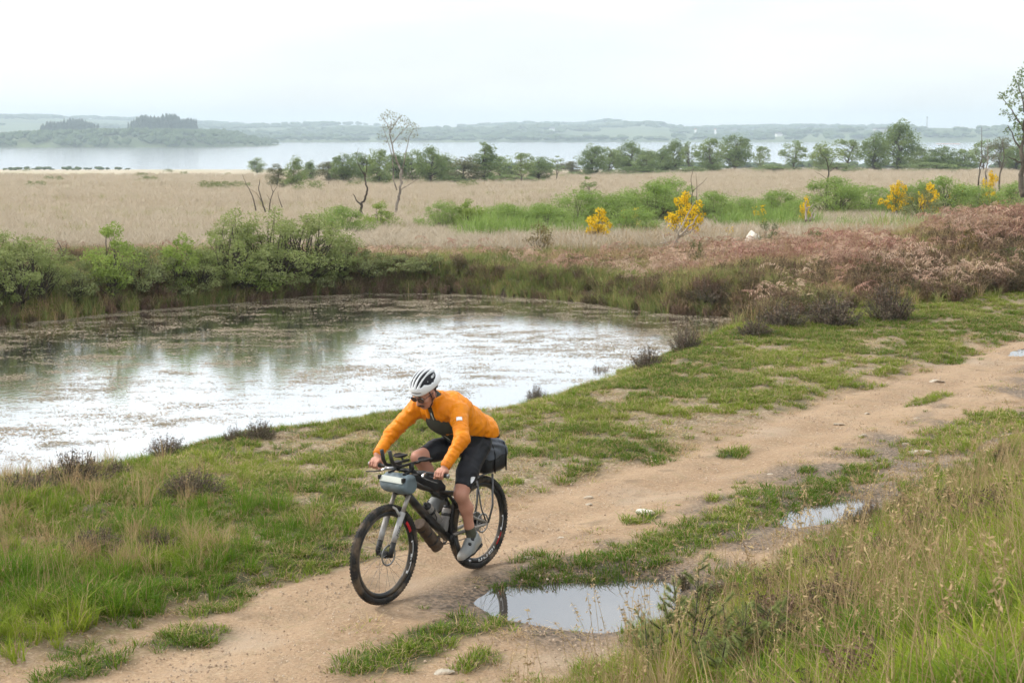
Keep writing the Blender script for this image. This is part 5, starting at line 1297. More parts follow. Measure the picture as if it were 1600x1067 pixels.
fl.matrix_local = Matrix.Translation(Vector(cl)) @ Matrix(((-d_[0], -d_[2], 0), (0, 0, 1), (-d_[2], d_[0], 0))).to_4x4()
# cockpit
BAR = np.array([.862, 0, .962])
pads = []
cock = obj('handlebar', None, bike); cock.empty_display_size = .05
T('bar', [BAR + [-.030, -.36, -.004], BAR + [-.018, -.22, .0], BAR + [0, -.06, -.004], BAR + [0, .06, -.004], BAR + [-.018, .22, .0], BAR + [-.030, .36, -.004]], [.0112, .0112, .0155, .0155, .0112, .0112], 'black_part', cock)
T('stem', [HT1 + ax * .045, BAR + [.002, 0, -.006]], [.021, .019], 'black_part', cock)
for sg in (-1, 1):
    T('grip', [BAR + [-.022, sg * .255, -.002], BAR + [-.031, sg * .372, -.005]], .0165, 'black_part', cock)
    T('grip_end', [BAR + [-.031, sg * .370, -.005], BAR + [-.032, sg * .380, -.005]], .0175, 'alloy', cock)
    lv = MB().tube([BAR + [-.01, sg * .19, -.002], BAR + [.02, sg * .18, -.012], BAR + [.045, sg * .20, -.022]], [.012, .012, .010], 8)
    obj('lever_clamp', lv.mesh('lever_clamp', [M['chrome']]), cock)
    T('brake_lever', [BAR + [.045, sg * .195, -.022], BAR + [.055, sg * .26, -.034], BAR + [.048, sg * .335, -.046], BAR + [.052, sg * .345, -.046]], [.006, .005, .0048, .005], 'black_part', cock, 8)
    T('brake_reservoir', [BAR + [.012, sg * .10, .002], BAR + [.026, sg * .175, -.008]], [.010, .0135], 'alloy' if sg < 0 else 'black_part', cock, 10)
    T('aero_extension', [BAR + [-.10, sg * .052, .050], BAR + [.02, sg * .050, .052], BAR + [.12, sg * .046, .052], BAR + [.175, sg * .043, .068], BAR + [.205, sg * .040, .110], BAR + [.225, sg * .038, .185]], [.0115, .0115, .0115, .013, .0145, .0145], 'black_part', cock)
    T('aero_clamp', [BAR + [0, sg * .06, .0], BAR + [0, sg * .055, .055]], [.020, .018], 'black_part', cock, 10)
    pc_ = BAR + [-.085, sg * .118, .084]
    pads.append((pc_, sg))
    T('arm_rest_post', [BAR + [-.05, sg * .06, .05], BAR + [-.085, sg * .11, .076]], .008, 'black_part', cock, 6)
    T('brake_hose', [BAR + [.03, sg * .14, -.005], BAR + [.10, sg * .08, -.01], BAR + [.09, sg * .02, -.06], HT1 + [.02, sg * .012, -.02]], .0025, 'black_part', cock, 5)
gps = MB().box(BAR + [.10, 0, .075], (.085, .052, .016)); obj('computer', gps.mesh('computer', [M['black_part']], False), cock)
# saddle, post
T('seatpost', [(.245, 0, .715), (.150, 0, .955)], .0155, 'black_part')
sd = MB(); n = 11
for i in range(n):
    u = i / (n - 1); x_ = -.10 + .27 * u; hw = np.interp(u, [0, .15, .4, .7, 1], [.055, .066, .045, .022, .014]); z_ = .985 - .012 * math.sin(u * 3.1) + .01 * (1 - u) ** 2
    a = np.linspace(0, 2 * math.pi, 13)[:-1]; sd.add(np.stack([np.full(12, x_), np.cos(a) * hw, z_ + np.sin(a) * np.where(np.sin(a) > 0, .014, .026)], 1))
Q_ = [[i * 12 + j, (i + 1) * 12 + j, (i + 1) * 12 + (j + 1) % 12, i * 12 + (j + 1) % 12] for i in range(n - 1) for j in range(12)]
V_ = np.concatenate(sd.V)
sd = MB().add(V_, Q_, [[0, j, j + 1] for j in range(1, 11)] + [[120, 120 + j + 1, 120 + j] for j in range(1, 11)])
obj('saddle', sd.mesh('saddle', [M['black_part']]), bike)
# drivetrain: left crank down, right crank up
ang = math.atan2(-.170, -.035)
PL = BB + np.array([-.035, .142, -.168]); PR = BB + np.array([.035, -.142, .168])
cr = T('crank_arm', [BB + [0, .062, 0], (BB + PL) / 2 + [0, .003, 0], PL + [0, -.062, 0]], [.017, .014, .013], 'black_part')
T('pedal', [PL + [0, -.05, 0], PL + [0, .045, 0]], .009, 'alloy', cr); obj('pedal_body', MB().box(PL + [0, .005, 0], (.075, .055, .016)).mesh('pedal_body', [M['black_part']], False), cr)
cr2 = T('crank_arm', [BB + [0, -.065, 0], (BB + PR) / 2 + [0, -.003, 0], PR + [0, .062, 0]], [.017, .014, .013], 'black_part')
T('pedal', [PR + [0, .05, 0], PR + [0, -.045, 0]], .009, 'alloy', cr2); obj('pedal_body', MB().box(PR + [0, -.005, 0], (.075, .055, .016)).mesh('pedal_body', [M['black_part']], False), cr2)
cg = MB().lathe_y((BB[0], -.050, BB[2]), [(.066, -.002), (.066, .002), (.050, .002), (.050, -.002)], 40)
for k in range(4): a = k * 1.571; cg.tube([BB + [0, -.05, 0], BB + [.055 * math.cos(a), -.05, .055 * math.sin(a)]], .006, 5)
obj('chainring', cg.mesh('chainring', [M['alloy']]), bike)
cs = MB()
for k in range(9): r_ = .022 + k * .0075; cs.lathe_y((RA[0], -.030 - (8 - k) * .0038, RA[2]), [(r_, -.001), (r_, .001), (r_ - .010, .001), (r_ - .010, -.001)], 32)
obj('cassette', cs.mesh('cassette', [M['alloy']]), bike)
a_ = np.linspace(math.pi / 2, -math.pi / 2, 12); b_ = np.linspace(-math.pi / 2, -math.pi * 1.5, 12)
ch = [BB + [.067 * math.cos(t), -.05, .067 * math.sin(t)] for t in a_] + [RA + np.array([.02, -.048, -.12])] + [RA + np.array([.045 * math.cos(t), -.048, .045 * math.sin(t)]) for t in b_] + [BB + np.array([0, -.05, .067])]
obj('chain', MB().tube(ch, .0035, 5, cap=False).mesh('chain', [M['black_part']]), bike)
T('derailleur', [RA + [-.005, -.065, -.03], RA + [.01, -.066, -.075], RA + [.03, -.055, -.125], RA + [.045, -.052, -.145]], [.014, .016, .010, .012], 'black_part')
# rear rack
rack = obj('rack', None, bike); rack.empty_display_size = .05
M['rack_steel'] = material('rack_grey', (.14, .14, .145), (.10, .10, .10), .45, 12, metal=.5)
for sg in (-1, 1):
    T('rack_leg', [RA + [-.03, sg * .072, .0], (-.125, sg * .078, .50), (-.135, sg * .070, .762)], [.0085, .0085, .0085], 'rack_steel', rack, 8)
    T('rack_strut', [RA + [.0, sg * .072, .02], (.015, sg * .072, .50), (.05, sg * .055, .735)], .006, 'rack_steel', rack, 8)
    T('rack_rail', [(.10, sg * .050, .745), (-.02, sg * .055, .768), (-.27, sg * .055, .768)], .007, 'rack_steel', rack, 8)
for x_ in (.02, -.08, -.18, -.265): T('rack_bar', [(x_, -.055, .768), (x_, .055, .768)], .006, 'rack_steel', rack, 6)
T('rack_stay', [(.10, .050, .745), (.20, .03, .72)], .006, 'rack_steel', rack, 6); T('rack_stay', [(.10, -.050, .745), (.20, -.03, .72)], .006, 'rack_steel', rack, 6)

# ------------------------------------------------------------------ solid shapes from blended primitives
class SDF:
    def __init__(s, lo, hi, h):
        s.h = h; s.lo = np.array(lo, float); n = np.ceil((np.array(hi) - s.lo) / h).astype(int) + 1
        s.f = np.full(n, 1.0, np.float32); s.ax = [s.lo[i] + h * np.arange(n[i]) for i in range(3)]
    def _sub(s, mn, mx):
        sl = tuple(slice(max(0, int((mn[i] - s.lo[i]) / s.h) - 1), min(s.f.shape[i], int((mx[i] - s.lo[i]) / s.h) + 3)) for i in range(3))
        g = np.meshgrid(*[s.ax[i][sl[i]] for i in range(3)], indexing='ij'); return sl, np.stack(g, -1)
    def comb(s, sl, d, k, op):
        f = s.f[sl]
        if op == 'u':
            h = np.clip(.5 + .5 * (d - f) / k, 0, 1); s.f[sl] = d * (1 - h) + f * h - k * h * (1 - h)
        elif op == 'sub':
            d = -d; h = np.clip(.5 - .5 * (d - f) / k, 0, 1); s.f[sl] = d * (1 - h) + f * h + k * h * (1 - h)
        elif op == 'int':
            h = np.clip(.5 - .5 * (d - f) / k, 0, 1); s.f[sl] = d * (1 - h) + f * h + k * h * (1 - h)
    def cone(s, a, b, r1, r2, k=.012, op='u', sc=(1, 1, 1), X=None):
        a = np.array(a, float); b = np.array(b, float); sc = np.array(sc, float)
        wa, wb = (a, b) if X is None else (X[0] @ a + X[1], X[0] @ b + X[1])
        pad = (max(r1, r2) / min(1, sc.min()) + k + .01)
        sl, p = s._sub(np.minimum(wa, wb) - pad, np.maximum(wa, wb) + pad)
        if X is not None: p = (p - X[1]) @ X[0]
        A, B, p = a * sc, b * sc, p * sc
        ba = B - A; t = np.clip(((p - A) @ ba) / (ba @ ba + 1e-12), 0, 1)
        d = (np.linalg.norm(p - A - t[..., None] * ba, axis=-1) - (r1 + (r2 - r1) * t)) / sc.max()
        s.comb(sl, d.astype(np.float32), k, op); return s
    def chain(s, pts, rad, k=.012, **kw):
        for i in range(len(pts) - 1): s.cone(pts[i], pts[i + 1], rad[i], rad[i + 1], k, **kw)
        return s
    def ell(s, c, r, k=.012, op='u', X=None):
        c = np.array(c, float); r = np.array(r, float); wc = c if X is None else X[0] @ c + X[1]
        pad = r.max() + k + .01; sl, p = s._sub(wc - pad, wc + pad)
        if X is not None: p = (p - X[1]) @ X[0]
        q = (p - c) / r; k0 = np.linalg.norm(q, axis=-1); k1 = np.linalg.norm(q / r, axis=-1) + 1e-9
        s.comb(sl, (k0 * (k0 - 1) / k1).astype(np.float32), k, op); return s
    def fn(s, f, mn, mx, k=.004, op='sub'):
        sl, p = s._sub(np.array(mn), np.array(mx)); s.comb(sl, f(p).astype(np.float32), k, op); return s
    def all(s, f):
        sl, p = s._sub(s.lo - 1, s.lo + 99); s.f[sl] = f(p, s.f[sl]); return s
    def mesh(s):
        f = s.f.copy(); f[0] = f[-1] = 1; f[:, 0] = f[:, -1] = 1; f[:, :, 0] = f[:, :, -1] = 1
        S = f < 0; nx, ny, nz = f.shape
        cnt = sum(S[i:nx - 1 + i, j:ny - 1 + j, k:nz - 1 + k].astype(np.int8) for i in (0, 1) for j in (0, 1) for k in (0, 1))
        act = np.argwhere((cnt > 0) & (cnt < 8)); cid = np.full(cnt.shape, -1, np.int64); cid[tuple(act.T)] = np.arange(len(act))
        off = np.array([[i, j, k] for i in (0, 1) for j in (0, 1) for k in (0, 1)])
        cv = np.stack([f[act[:, 0] + o[0], act[:, 1] + o[1], act[:, 2] + o[2]] for o in off], 1)
        acc = np.zeros((len(act), 3)); n = np.zeros(len(act))
        for a in range(8):
            for b in range(a + 1, 8):
                if np.abs(off[a] - off[b]).sum() != 1: continue
                m = (cv[:, a] < 0) != (cv[:, b] < 0); t = cv[:, a] / np.where(m, cv[:, a] - cv[:, b], 1)
                acc += np.where(m[:, None], off[a] + t[:, None] * (off[b] - off[a]), 0); n += m
        V = s.lo + s.h * (act + acc / n[:, None]); Q = []
        for d in range(3):
            sl0 = [slice(1, -1)] * 3; sl0[d] = slice(0, f.shape[d] - 1); sl1 = list(sl0); sl1[d] = slice(1, f.shape[d])
            A, B = S[tuple(sl0)], S[tuple(sl1)]; e = np.argwhere(A != B); e2 = e.copy()
            for q in range(3):
                if q != d: e2[:, q] += 1
            u, v = [q for q in range(3) if q != d]; D = np.eye(3, dtype=int)
            q4 = np.stack([cid[tuple((e2 - o).T)] for o in (D[u] + D[v], D[v], 0 * D[u], D[u])], 1)
            fl_ = A[tuple(e.T)]; 
            if d == 1: fl_ = ~fl_
            q4[~fl_] = q4[~fl_][:, ::-1]; Q.append(q4)
        return V, np.concatenate(Q)
def sdf_obj(name, s, mats, parent, midx=None, relax=1):
    V, Q = s.mesh()
    for _ in range(relax):
        acc = np.zeros_like(V); n = np.zeros(len(V))
        for a, b in ((0, 1), (1, 2), (2, 3), (3, 0)):
            np.add.at(acc, Q[:, a], V[Q[:, b]]); np.add.at(n, Q[:, a], 1)
            np.add.at(acc, Q[:, b], V[Q[:, a]]); np.add.at(n, Q[:, b], 1)
        V = V * .5 + .5 * acc / np.maximum(n, 1)[:, None]
    mi = midx(V[Q].mean(1)) if midx else None
    return obj(name, mesh_np(name, V, Q, None, mats, mi), parent)
def rotm(yaw=0, pitch=0, roll=0):
    """pitch > 0 tips the front down"""
    return np.array((Matrix.Rotation(yaw, 3, 'Z') @ Matrix.Rotation(pitch, 3, 'Y') @ Matrix.Rotation(roll, 3, 'X')))

for pc_, sg in pads:
    e = SDF(pc_ - .09, pc_ + .09, .004).ell(pc_, (.062, .050, .020), .004).ell(pc_ + [0, 0, .024], (.10, .046, .030), .004, 'sub')
    sdf_obj('arm_rest', e, [M['black_part']], cock)
# ------------------------------------------------------------------ luggage and bottles carried on the bicycle
M['bag_blue'] = material('bag_blue_grey', (.135, .175, .195), (.085, .115, .135), .6, 9, bump=.35, bscale=14, c3=(.20, .23, .24))
M['bag_pale'] = material('bag_strap_pale', (.50, .52, .47), (.40, .42, .39), .7, 10)
M['bag_black'] = material('bag_black', (.012, .012, .014), (.022, .022, .024), .6, 9, bump=.3, bscale=20)
M['bag_slate'] = material('drybag_slate', (.055, .062, .078), (.085, .095, .115), .42, 8, bump=.5, bscale=16)
M['bottle'] = material('bottle_smoke', (.20, .195, .19), (.135, .125, .12), .4, 12, c3=(.26, .22, .18))
M['mud'] = material('muddy_pack', (.085, .055, .036), (.045, .032, .024), .8, 10, bump=.5, c3=(.14, .095, .06))
def carried(name, label, cat): return thing(name, label, cat, (BX, BY, BZ), HEAD)
hb = carried('handlebar_bag', 'blue-grey roll bag hung under the handlebar with a pale strip', 'bag')
hc = np.array([.945, 0, .878])
s = SDF(hc - .2, hc + .2, .006)
s.cone(hc + [0, -.085, 0], hc + [0, .085, 0], .078, .080, .01, sc=(1.0, 1, 1.06))
s.fn(lambda p: np.abs(p[..., 1] - hc[1]) - .130, hc - .2, hc + .2, .018, 'int')
s.all(lambda p, f: f + .0022 * np.sin(p[..., 1] * 95 + 3 * np.sin(p[..., 2] * 40)) * (p[..., 2] > hc[2]) + .0018 * np.sin(p[..., 1] * 60 + p[..., 2] * 50))
sdf_obj('bag_body', s, [M['bag_blue']], hb)
st_pts = [hc + [.080 * math.cos(t), 0, .080 * math.sin(t) * .97] for t in (R(14), R(22), R(30), R(38), R(46))]
sb = MB()
for yy in (0,):
    V = []
    for p_ in st_pts:
        for y_ in (-.115, .100): V.append([p_[0], y_, p_[2]])
    V = np.array(V); ctr = hc; outw = (V - ctr) * [1, 0, 1]; outw /= np.linalg.norm(outw, axis=1)[:, None]
    V = np.concatenate([V + outw * .006, V - outw * .004]); k = 10
    sb.add(V, [[2 * i, 2 * i + 1, 2 * i + 3, 2 * i + 2] for i in range(4)] + [[k + 2 * i + 2, k + 2 * i + 3, k + 2 * i + 1, k + 2 * i] for i in range(4)] + [[2 * i, 2 * i + 2, k + 2 * i + 2, k + 2 * i] for i in range(4)] + [[2 * i + 3, 2 * i + 1, k + 2 * i + 1, k + 2 * i + 3] for i in range(4)] + [[0, k, k + 1, 1], [8, 9, k + 9, k + 8]])
obj('pale_strip', sb.mesh('pale_strip', [M['bag_pale']], False), hb)
for y_ in (-.118, .106): obj('buckle', MB().box(hc + [.070, y_, .045], (.030, .018, .030)).mesh('buckle', [M['black_part']], False), hb)
for y_ in (-.07, .07): obj('strap', MB().tube([hc + [-.02, y_, .075], BAR + [-.004, y_, .016], BAR + [.017, y_, 0], hc + [.03, y_, .078]], .007, 6).mesh('strap', [M['bag_black']]), hb)
rb = carried('rack_bag', 'dark slate dry bag strapped on the rear rack', 'bag')
rc = np.array([-.155, 0, .895])
s = SDF(rc - .24, rc + .24, .007)
def rbox(p, c, hs, r):
    q = np.abs(p - c) - (np.array(hs) - r); return np.linalg.norm(np.maximum(q, 0), axis=-1) + np.minimum(q.max(-1), 0) - r
s.fn(lambda p: rbox(p, rc, (.150, .120, .118), .06), rc - .24, rc + .24, .01, 'u')
s.ell(rc + [-.01, 0, .10], (.13, .10, .06), .04)
s.all(lambda p, f: f + (.004 * np.sin(p[..., 0] * 38 + 6 * np.sin(p[..., 2] * 22) + p[..., 1] * 30) + .003 * np.sin(p[..., 1] * 55 + p[..., 2] * 60)) * (p[..., 2] > rc[2] - .02))
sdf_obj('bag_body', s, [M['bag_slate'], M['bag_black']], rb, lambda c: (c[:, 2] < rc[2] + .005 + .012 * np.sin(c[:, 0] * 20)).astype(int))
obj('roll_closure', MB().tube([rc + [-.09, .06, .150], rc + [-.03, .0, .168], rc + [.05, -.06, .150]], [.016, .020, .016], 8).mesh('roll_closure', [M['bag_black']]), rb)
for x_ in (-.09, .06): obj('strap', MB().tube([rc + [x_, .124, -.118], rc + [x_, .126, .03], rc + [x_, .10, .11]], .006, 6).mesh('strap', [M['bag_black']]), rb)
tb = carried('top_tube_bag', 'black rounded bag on the top tube behind the stem', 'bag')
s = SDF((.30, -.09, .66), (.86, .09, 1.0), .006)
s.chain([(.79, 0, .890), (.66, 0, .860), (.52, 0, .800), (.42, 0, .740)], [.030, .048, .056, .034], .03, sc=(1, 1.7, 1)); sdf_obj('bag_body', s, [M['bag_black']], tb)
obj('zip', MB().tube([(.79, .018, .915), (.66, .026, .890), (.52, .030, .832), (.44, .018, .775)], .0025, 5).mesh('zip', [M['alloy']]), tb)
def bottle(label, a, b, r, cat='bottle', m='bottle'):
    o = carried('water_bottle', label, cat); a = np.array(a, float); b = np.array(b, float); L = lambda t: a + (b - a) * t
    obj('bottle_body', MB().tube([L(0), L(.02), L(.30), L(.34), L(.40), L(.44), L(.74), L(.80)], [r * .85, r, r, r * .93, r * .93, r, r, r * .8], 16).mesh('bottle_body', [M[m]]), o)
    obj('lid', MB().tube([L(.79), L(.81), L(.88), L(.885), L(.95), L(1)], [r * .86, r * .88, r * .84, r * .35, r * .33, r * .28], 14).mesh('lid', [M['black_part']]), o)
    obj('band', MB().tube([L(.52), L(.62)], r * 1.02, 16).mesh('band', [M['black_part']]), o)
bottle('smoke grey water bottle on the down tube', (.470, 0, .490), (.640, 0, .665), .037)
bottle('upright smoke grey water bottle on the seat tube', (.415, 0, .400), (.352, 0, .620), .036)
for a, b in (((.50, .475), (.585, .56)), ((.385, .40), (.355, .52))):
    for sg in (-1, 1): T('bottle_cage', [(a[0], 0, a[1]), ((a[0] + b[0]) / 2, sg * .039, (a[1] + b[1]) / 2 + .02), (b[0] - .01, sg * .036, b[1] + .035)], .0035, 'black_part', bike, 6)
A3_ = lambda v: np.array(v, float)
tp = carried('tool_pack', 'muddy brown cylindrical pack under the down tube', 'bag')
s = SDF((.36, -.1, .14), (.86, .1, .66), .006)
s.fn(lambda p: np.maximum(np.hypot(p[..., 1], (p - A3_((.70, 0, .515))) @ A3_((.725, 0, -.69))) - .050, np.abs((p - A3_((.596, 0, .405))) @ A3_((.69, 0, .725))) - .158), (.36, -.1, .14), (.82, .1, .64), .012, 'u')
s.all(lambda p, f: f + .0018 * np.sin((p[..., 0] + p[..., 2]) * 70) + .0015 * np.sin(p[..., 1] * 80 + p[..., 2] * 40))
sdf_obj('bag_body', s, [M['mud']], tp)
for u in (.15, .42, .8):
    c = np.array([.700, 0, .515]) + (np.array([.515, 0, .320]) - np.array([.700, 0, .515])) * u; d = np.array([-.69, 0, -.725])
    obj('strap', MB().tube([c - d * .008, c + d * .008], .0515, 18, cap=False).mesh('strap', [M['bag_black']]), tp)

# ------------------------------------------------------------------ the cyclist (same local axes as the bicycle)
M['skin'] = material('skin', (.46, .235, .165), (.40, .185, .125), .5, 14, spec=.35)
M['orange'] = material('orange_shell', (.72, .235, .002), (.62, .180, .002), .5, 7, bump=.6, bscale=18, spec=.25)
M['orange_dark'] = material('orange_cuff', (.56, .165, .003), (.50, .14, .003), .6, 20, bump=.4)
M['lycra'] = material('black_lycra', (.010, .011, .015), (.016, .017, .022), .6, 10, bump=.15, bscale=30)
M['jersey'] = material('dark_jersey', (.050, .052, .042), (.036, .038, .032), .75, 12, bump=.2)
M['sock'] = material('olive_sock', (.085, .085, .06), (.055, .055, .04), .85, 30, bump=.2)
M['shoe'] = material('grey_shoe', (.26, .27, .27), (.19, .195, .195), .5, 14, c3=(.30, .26, .21))
M['helmet_white'] = material('helmet_white', (.72, .73, .75), (.66, .67, .69), .35, 8, coat=.3)
M['helmet_dark'] = material('helmet_liner', (.010, .010, .013), (.016, .016, .020), .7, 20)
M['hair'] = material('dark_hair', (.030, .018, .011), (.055, .034, .020), .7, 60, bump=.3)
M['lip'] = material('lip', (.33, .13, .11), (.28, .10, .09), .5, 20)
M['eye'] = material('eye_white', (.6, .57, .54), (.6, .57, .54), .2)
M['lens'] = material('lens_smoke', (.10, .055, .045), (.08, .045, .04), .1, 4, spec=.6)
rider = thing('person', 'cyclist in orange jacket, black shorts and white helmet riding the loaded bicycle', 'person', (BX, BY, BZ), HEAD)
A3 = lambda *v: np.array(v, float)
# joints
HIP = {1: A3(.085, .088, 1.015), -1: A3(.085, -.088, 1.02)}
KNEE = {1: A3(.345, .120, .690), -1: A3(.560, -.125, .985)}
ANK = {1: A3(.218, .128, .335), -1: A3(.318, -.128, .640)}
SHO = {1: A3(.455, .185, 1.365), -1: A3(.465, -.185, 1.375)}
ELB = {1: A3(.640, .345, 1.190), -1: A3(.600, -.350, 1.150)}
WRI = {1: A3(.795, .325, 1.020), -1: A3(.790, -.330, 1.028)}
PELV, WAIST, CHEST, NECK = A3(.075, 0, 1.045), A3(.20, 0, 1.175), A3(.375, 0, 1.305), A3(.515, 0, 1.425)
HX_ = (rotm(R(-4), R(30), R(-3)), A3(.616, -.002, 1.512))          # head turn and place
s = SDF((-.12, -.47, .20), (.98, .47, 1.74), .0065)
# torso, neck, head
s.chain([PELV, WAIST, CHEST], [.125, .115, .135], .04, sc=(1, .82, 1)); s.cone(SHO[1], SHO[-1], .062, .062, .05)
s.chain([NECK - [.05, 0, .05], NECK, HX_[1] + HX_[0] @ A3(-.025, 0, -.05)], [.070, .056, .056], .025)
s.ell((-.012, 0, .040), (.100, .077, .098), .02, X=HX_); s.ell((.028, 0, -.040), (.066, .056, .078), .025, X=HX_)
s.ell((.062, 0, -.088), (.024, .026, .020), .02, X=HX_); s.ell((.030, 0, .012), (.066, .064, .05), .02, X=HX_)
s.cone((.090, 0, .010), (.113, 0, -.030), .0085, .0125, .010, X=HX_); s.cone((.100, .012, -.034), (.100, -.012, -.034), .009, .009, .006, X=HX_)
s.cone((.083, .042, .026), (.088, .012, .026), .009, .008, .012, X=HX_); s.cone((.083, -.042, .026), (.088, -.012, .026), .009, .008, .012, X=HX_)
for sg in (-1, 1):
    s.ell((.094, sg * .032, .006), (.012, .017, .011), .008, 'sub', X=HX_); s.ell((.066, sg * .044, -.020), (.024, .020, .022), .015, X=HX_)
    s.ell((-.005, sg * .078, -.012), (.019, .009, .030), .006, X=HX_)
    # limbs
    s.chain([SHO[sg], ELB[sg], WRI[sg]], [.052, .041, .028], .02)
    s.chain([HIP[sg], HIP[sg] * .45 + KNEE[sg] * .55 + [.012, 0, .01], KNEE[sg]], [.088, .076, .056], .03)
    calf = KNEE[sg] * .66 + ANK[sg] * .34 + (A3(-.022, 0, .004))
    s.chain([KNEE[sg], calf, KNEE[sg] * .25 + ANK[sg] * .75, ANK[sg]], [.049, .052, .035, .031], .025); s.ell(KNEE[sg] + A3(.022, 0, .006), (.034, .036, .042), .014)
    foot = (rotm(0, R(17) if sg > 0 else R(6)), ANK[sg]); s.chain([(0, 0, -.02), (.05, 0, -.055), (.13, 0, -.075)], [.034, .034, .025], .02, X=foot)
    # hand closed on the grip
    gc = BAR + A3(-.026, sg * .315, -.004)
    s.cone(WRI[sg], gc + [-.030, 0, .034], .026, .026, .015); s.cone(gc + [-.026, -.026, .026], gc + [-.026, .030, .024], .022, .020, .012); s.cone(gc + [-.006, -.030, .036], gc + [-.010, .032, .033], .014, .013, .012)
    for q in range(4):
        y_ = gc[1] + sg * (-.034 + .0225 * q); rr = (.0098, .0102, .0098, .0086)[q]; ln = (1, 1.05, 1, .88)[q]
        P = [A3(gc[0] + .0295 * math.cos(t), y_, gc[2] + .0295 * math.sin(t)) for t in (R(112), R(112 - 58 * ln), R(112 - 118 * ln), R(112 - 180 * ln))]
        s.chain(P, [rr * 1.1, rr, rr * .95, rr * .85], .0035)
    th = [gc + A3(-.030, -sg * .030, .018), gc + A3(-.020, -sg * .050, -.002), gc + A3(.004, -sg * .054, -.022), gc + A3(.020, -sg * .048, -.026)]
    s.chain(th, [.014, .0115, .010, .0085], .005)
# mouth line
s.ell((.098, 0, -.066), (.012, .022, .003), .006, 'sub', X=HX_)
def head_loc(c): return (c - HX_[1]) @ HX_[0]
def skin_zone(c):
    h = head_loc(c); m = np.zeros(len(c), int)
    m[(h[:, 0] > .083) & (np.abs(h[:, 1]) < .022) & (h[:, 2] > -.076) & (h[:, 2] < -.058)] = 1
    m[(h[:, 2] > -.015) & (h[:, 0] < -.02) & (np.abs(h).max(1) < .16)] = 2
    return m
sdf_obj('body', s, [M['skin'], M['lip'], M['hair']], rider, skin_zone)
hd = obj('face', None, rider)
HMAT = Matrix.Translation(Vector(HX_[1])) @ Matrix(HX_[0].tolist()).to_4x4()
hd.matrix_local = HMAT; hd.empty_display_size = .03; hd.name = 'face_details'
for sg in (-1, 1):
    e = SDF(A3(.085, sg * .032, .005) - .016, A3(.085, sg * .032, .005) + .016, .002).ell((.083, sg * .032, .005), (.0115, .0115, .0095)); 
    sdf_obj('eye', e, [M['eye'], M['helmet_dark']], hd, lambda c: (np.hypot(c[:, 1] - sg * .032 + .002, c[:, 2] - .004) < .0052).astype(int))
    obj('eyebrow', MB().tube([(.094, sg * .012, .028), (.093, sg * .030, .031), (.084, sg * .048, .025)], [.004, .0045, .003], 6).mesh('eyebrow', [M['hair']]), hd)
obj('moustache', MB().tube([(.086, -.032, -.066), (.101, -.018, -.053), (.108, 0, -.050), (.101, .018, -.053), (.086, .032, -.066)], [.003, .0065, .0065, .0065, .003], 8).mesh('moustache', [M['hair']]), hd)
# helmet
hel = obj('helmet', None, rider); hel.matrix_local = HMAT; hel.empty_display_size = .03
HC, HR = A3(-.018, 0, .068), A3(.136, .102, .100)
s = SDF((-.19, -.15, -.05), (.17, .15, .20), .004)
s.ell(HC, HR); s.ell(HC - [.035, 0, .004], HR * [.84, .98, .94], .03)
s.fn(lambda p: (.046 - .010 * (p[..., 0] > 0) * p[..., 0] / .15 + .004 - .16 * np.maximum(-p[..., 0] - .03, 0) * .35) - p[..., 2], (-.2, -.2, -.06), (.2, .2, .21), .006, 'int')
s.ell(HC - [0, 0, .008], HR - .020, .004, 'sub')
for y0, w0, x0, x1 in ((0, .011, -.12, .100), (.034, .0125, -.125, .102), (-.034, .0125, -.125, .102), (.066, .0125, -.12, .085), (-.066, .0125, -.12, .085), (.090, .008, -.10, .05), (-.090, .008, -.10, .05)):
    def slot(p, y0=y0, w0=w0, x0=x0, x1=x1):
        xm, xr = (x0 + x1) / 2, (x1 - x0) / 2
        taper = np.clip(1 - ((p[..., 0] - xm) / xr) ** 2, 0, 1) ** .5
        yc = y0 * (.62 + .38 * taper)
        return np.maximum(np.maximum(np.abs(p[..., 1] - yc) - w0 * (taper * 1.1 - .08), np.abs(p[..., 0] - xm) - xr), (HC[2] + .012 + .012 * (abs(y0) < .01) - .012 * (abs(y0) > .05)) - p[..., 2])
    s.fn(slot, (-.19, -.15, .05), (.17, .15, .20), .003, 'sub')
s.fn(lambda p: np.maximum(np.abs(p[..., 2] - (.074 + .3 * (p[..., 0] - .11))) - .0045, np.maximum(.085 - p[..., 0], np.abs(p[..., 1]) - .055)), (.05, -.1, .0), (.17, .1, .12), .003, 'sub')
sdf_obj('shell', s, [M['helmet_white']], hel)
s = SDF((-.19, -.15, -.05), (.17, .15, .20), .005)
s.ell(HC - [.002, 0, .002], HR - .0065).fn(lambda p: .054 - p[..., 2], (-.2, -.2, -.06), (.2, .2, .21), .004, 'int'); sdf_obj('liner', s, [M['helmet_dark']], hel)
for sg in (-1, 1):
    obj('strap', MB().tube([(.03, sg * .076, .045), (.022, sg * .074, -.02), (.030, sg * .062, -.07), (.040, sg * .03, -.112), (.042, 0, -.118)], .004, 6).mesh('strap', [M['helmet_dark']]), hel)
    obj('strap', MB().tube([(-.055, sg * .076, .03), (-.01, sg * .086, -.02), (.022, sg * .070, -.045)], .0035, 6).mesh('strap', [M['helmet_dark']]), hel)
obj('retention', MB().tube([(-.06, -.075, .02), (-.108, -.03, -.002), (-.108, .03, -.002), (-.06, .075, .02)], .009, 6).mesh('retention', [M['helmet_dark']]), hel)
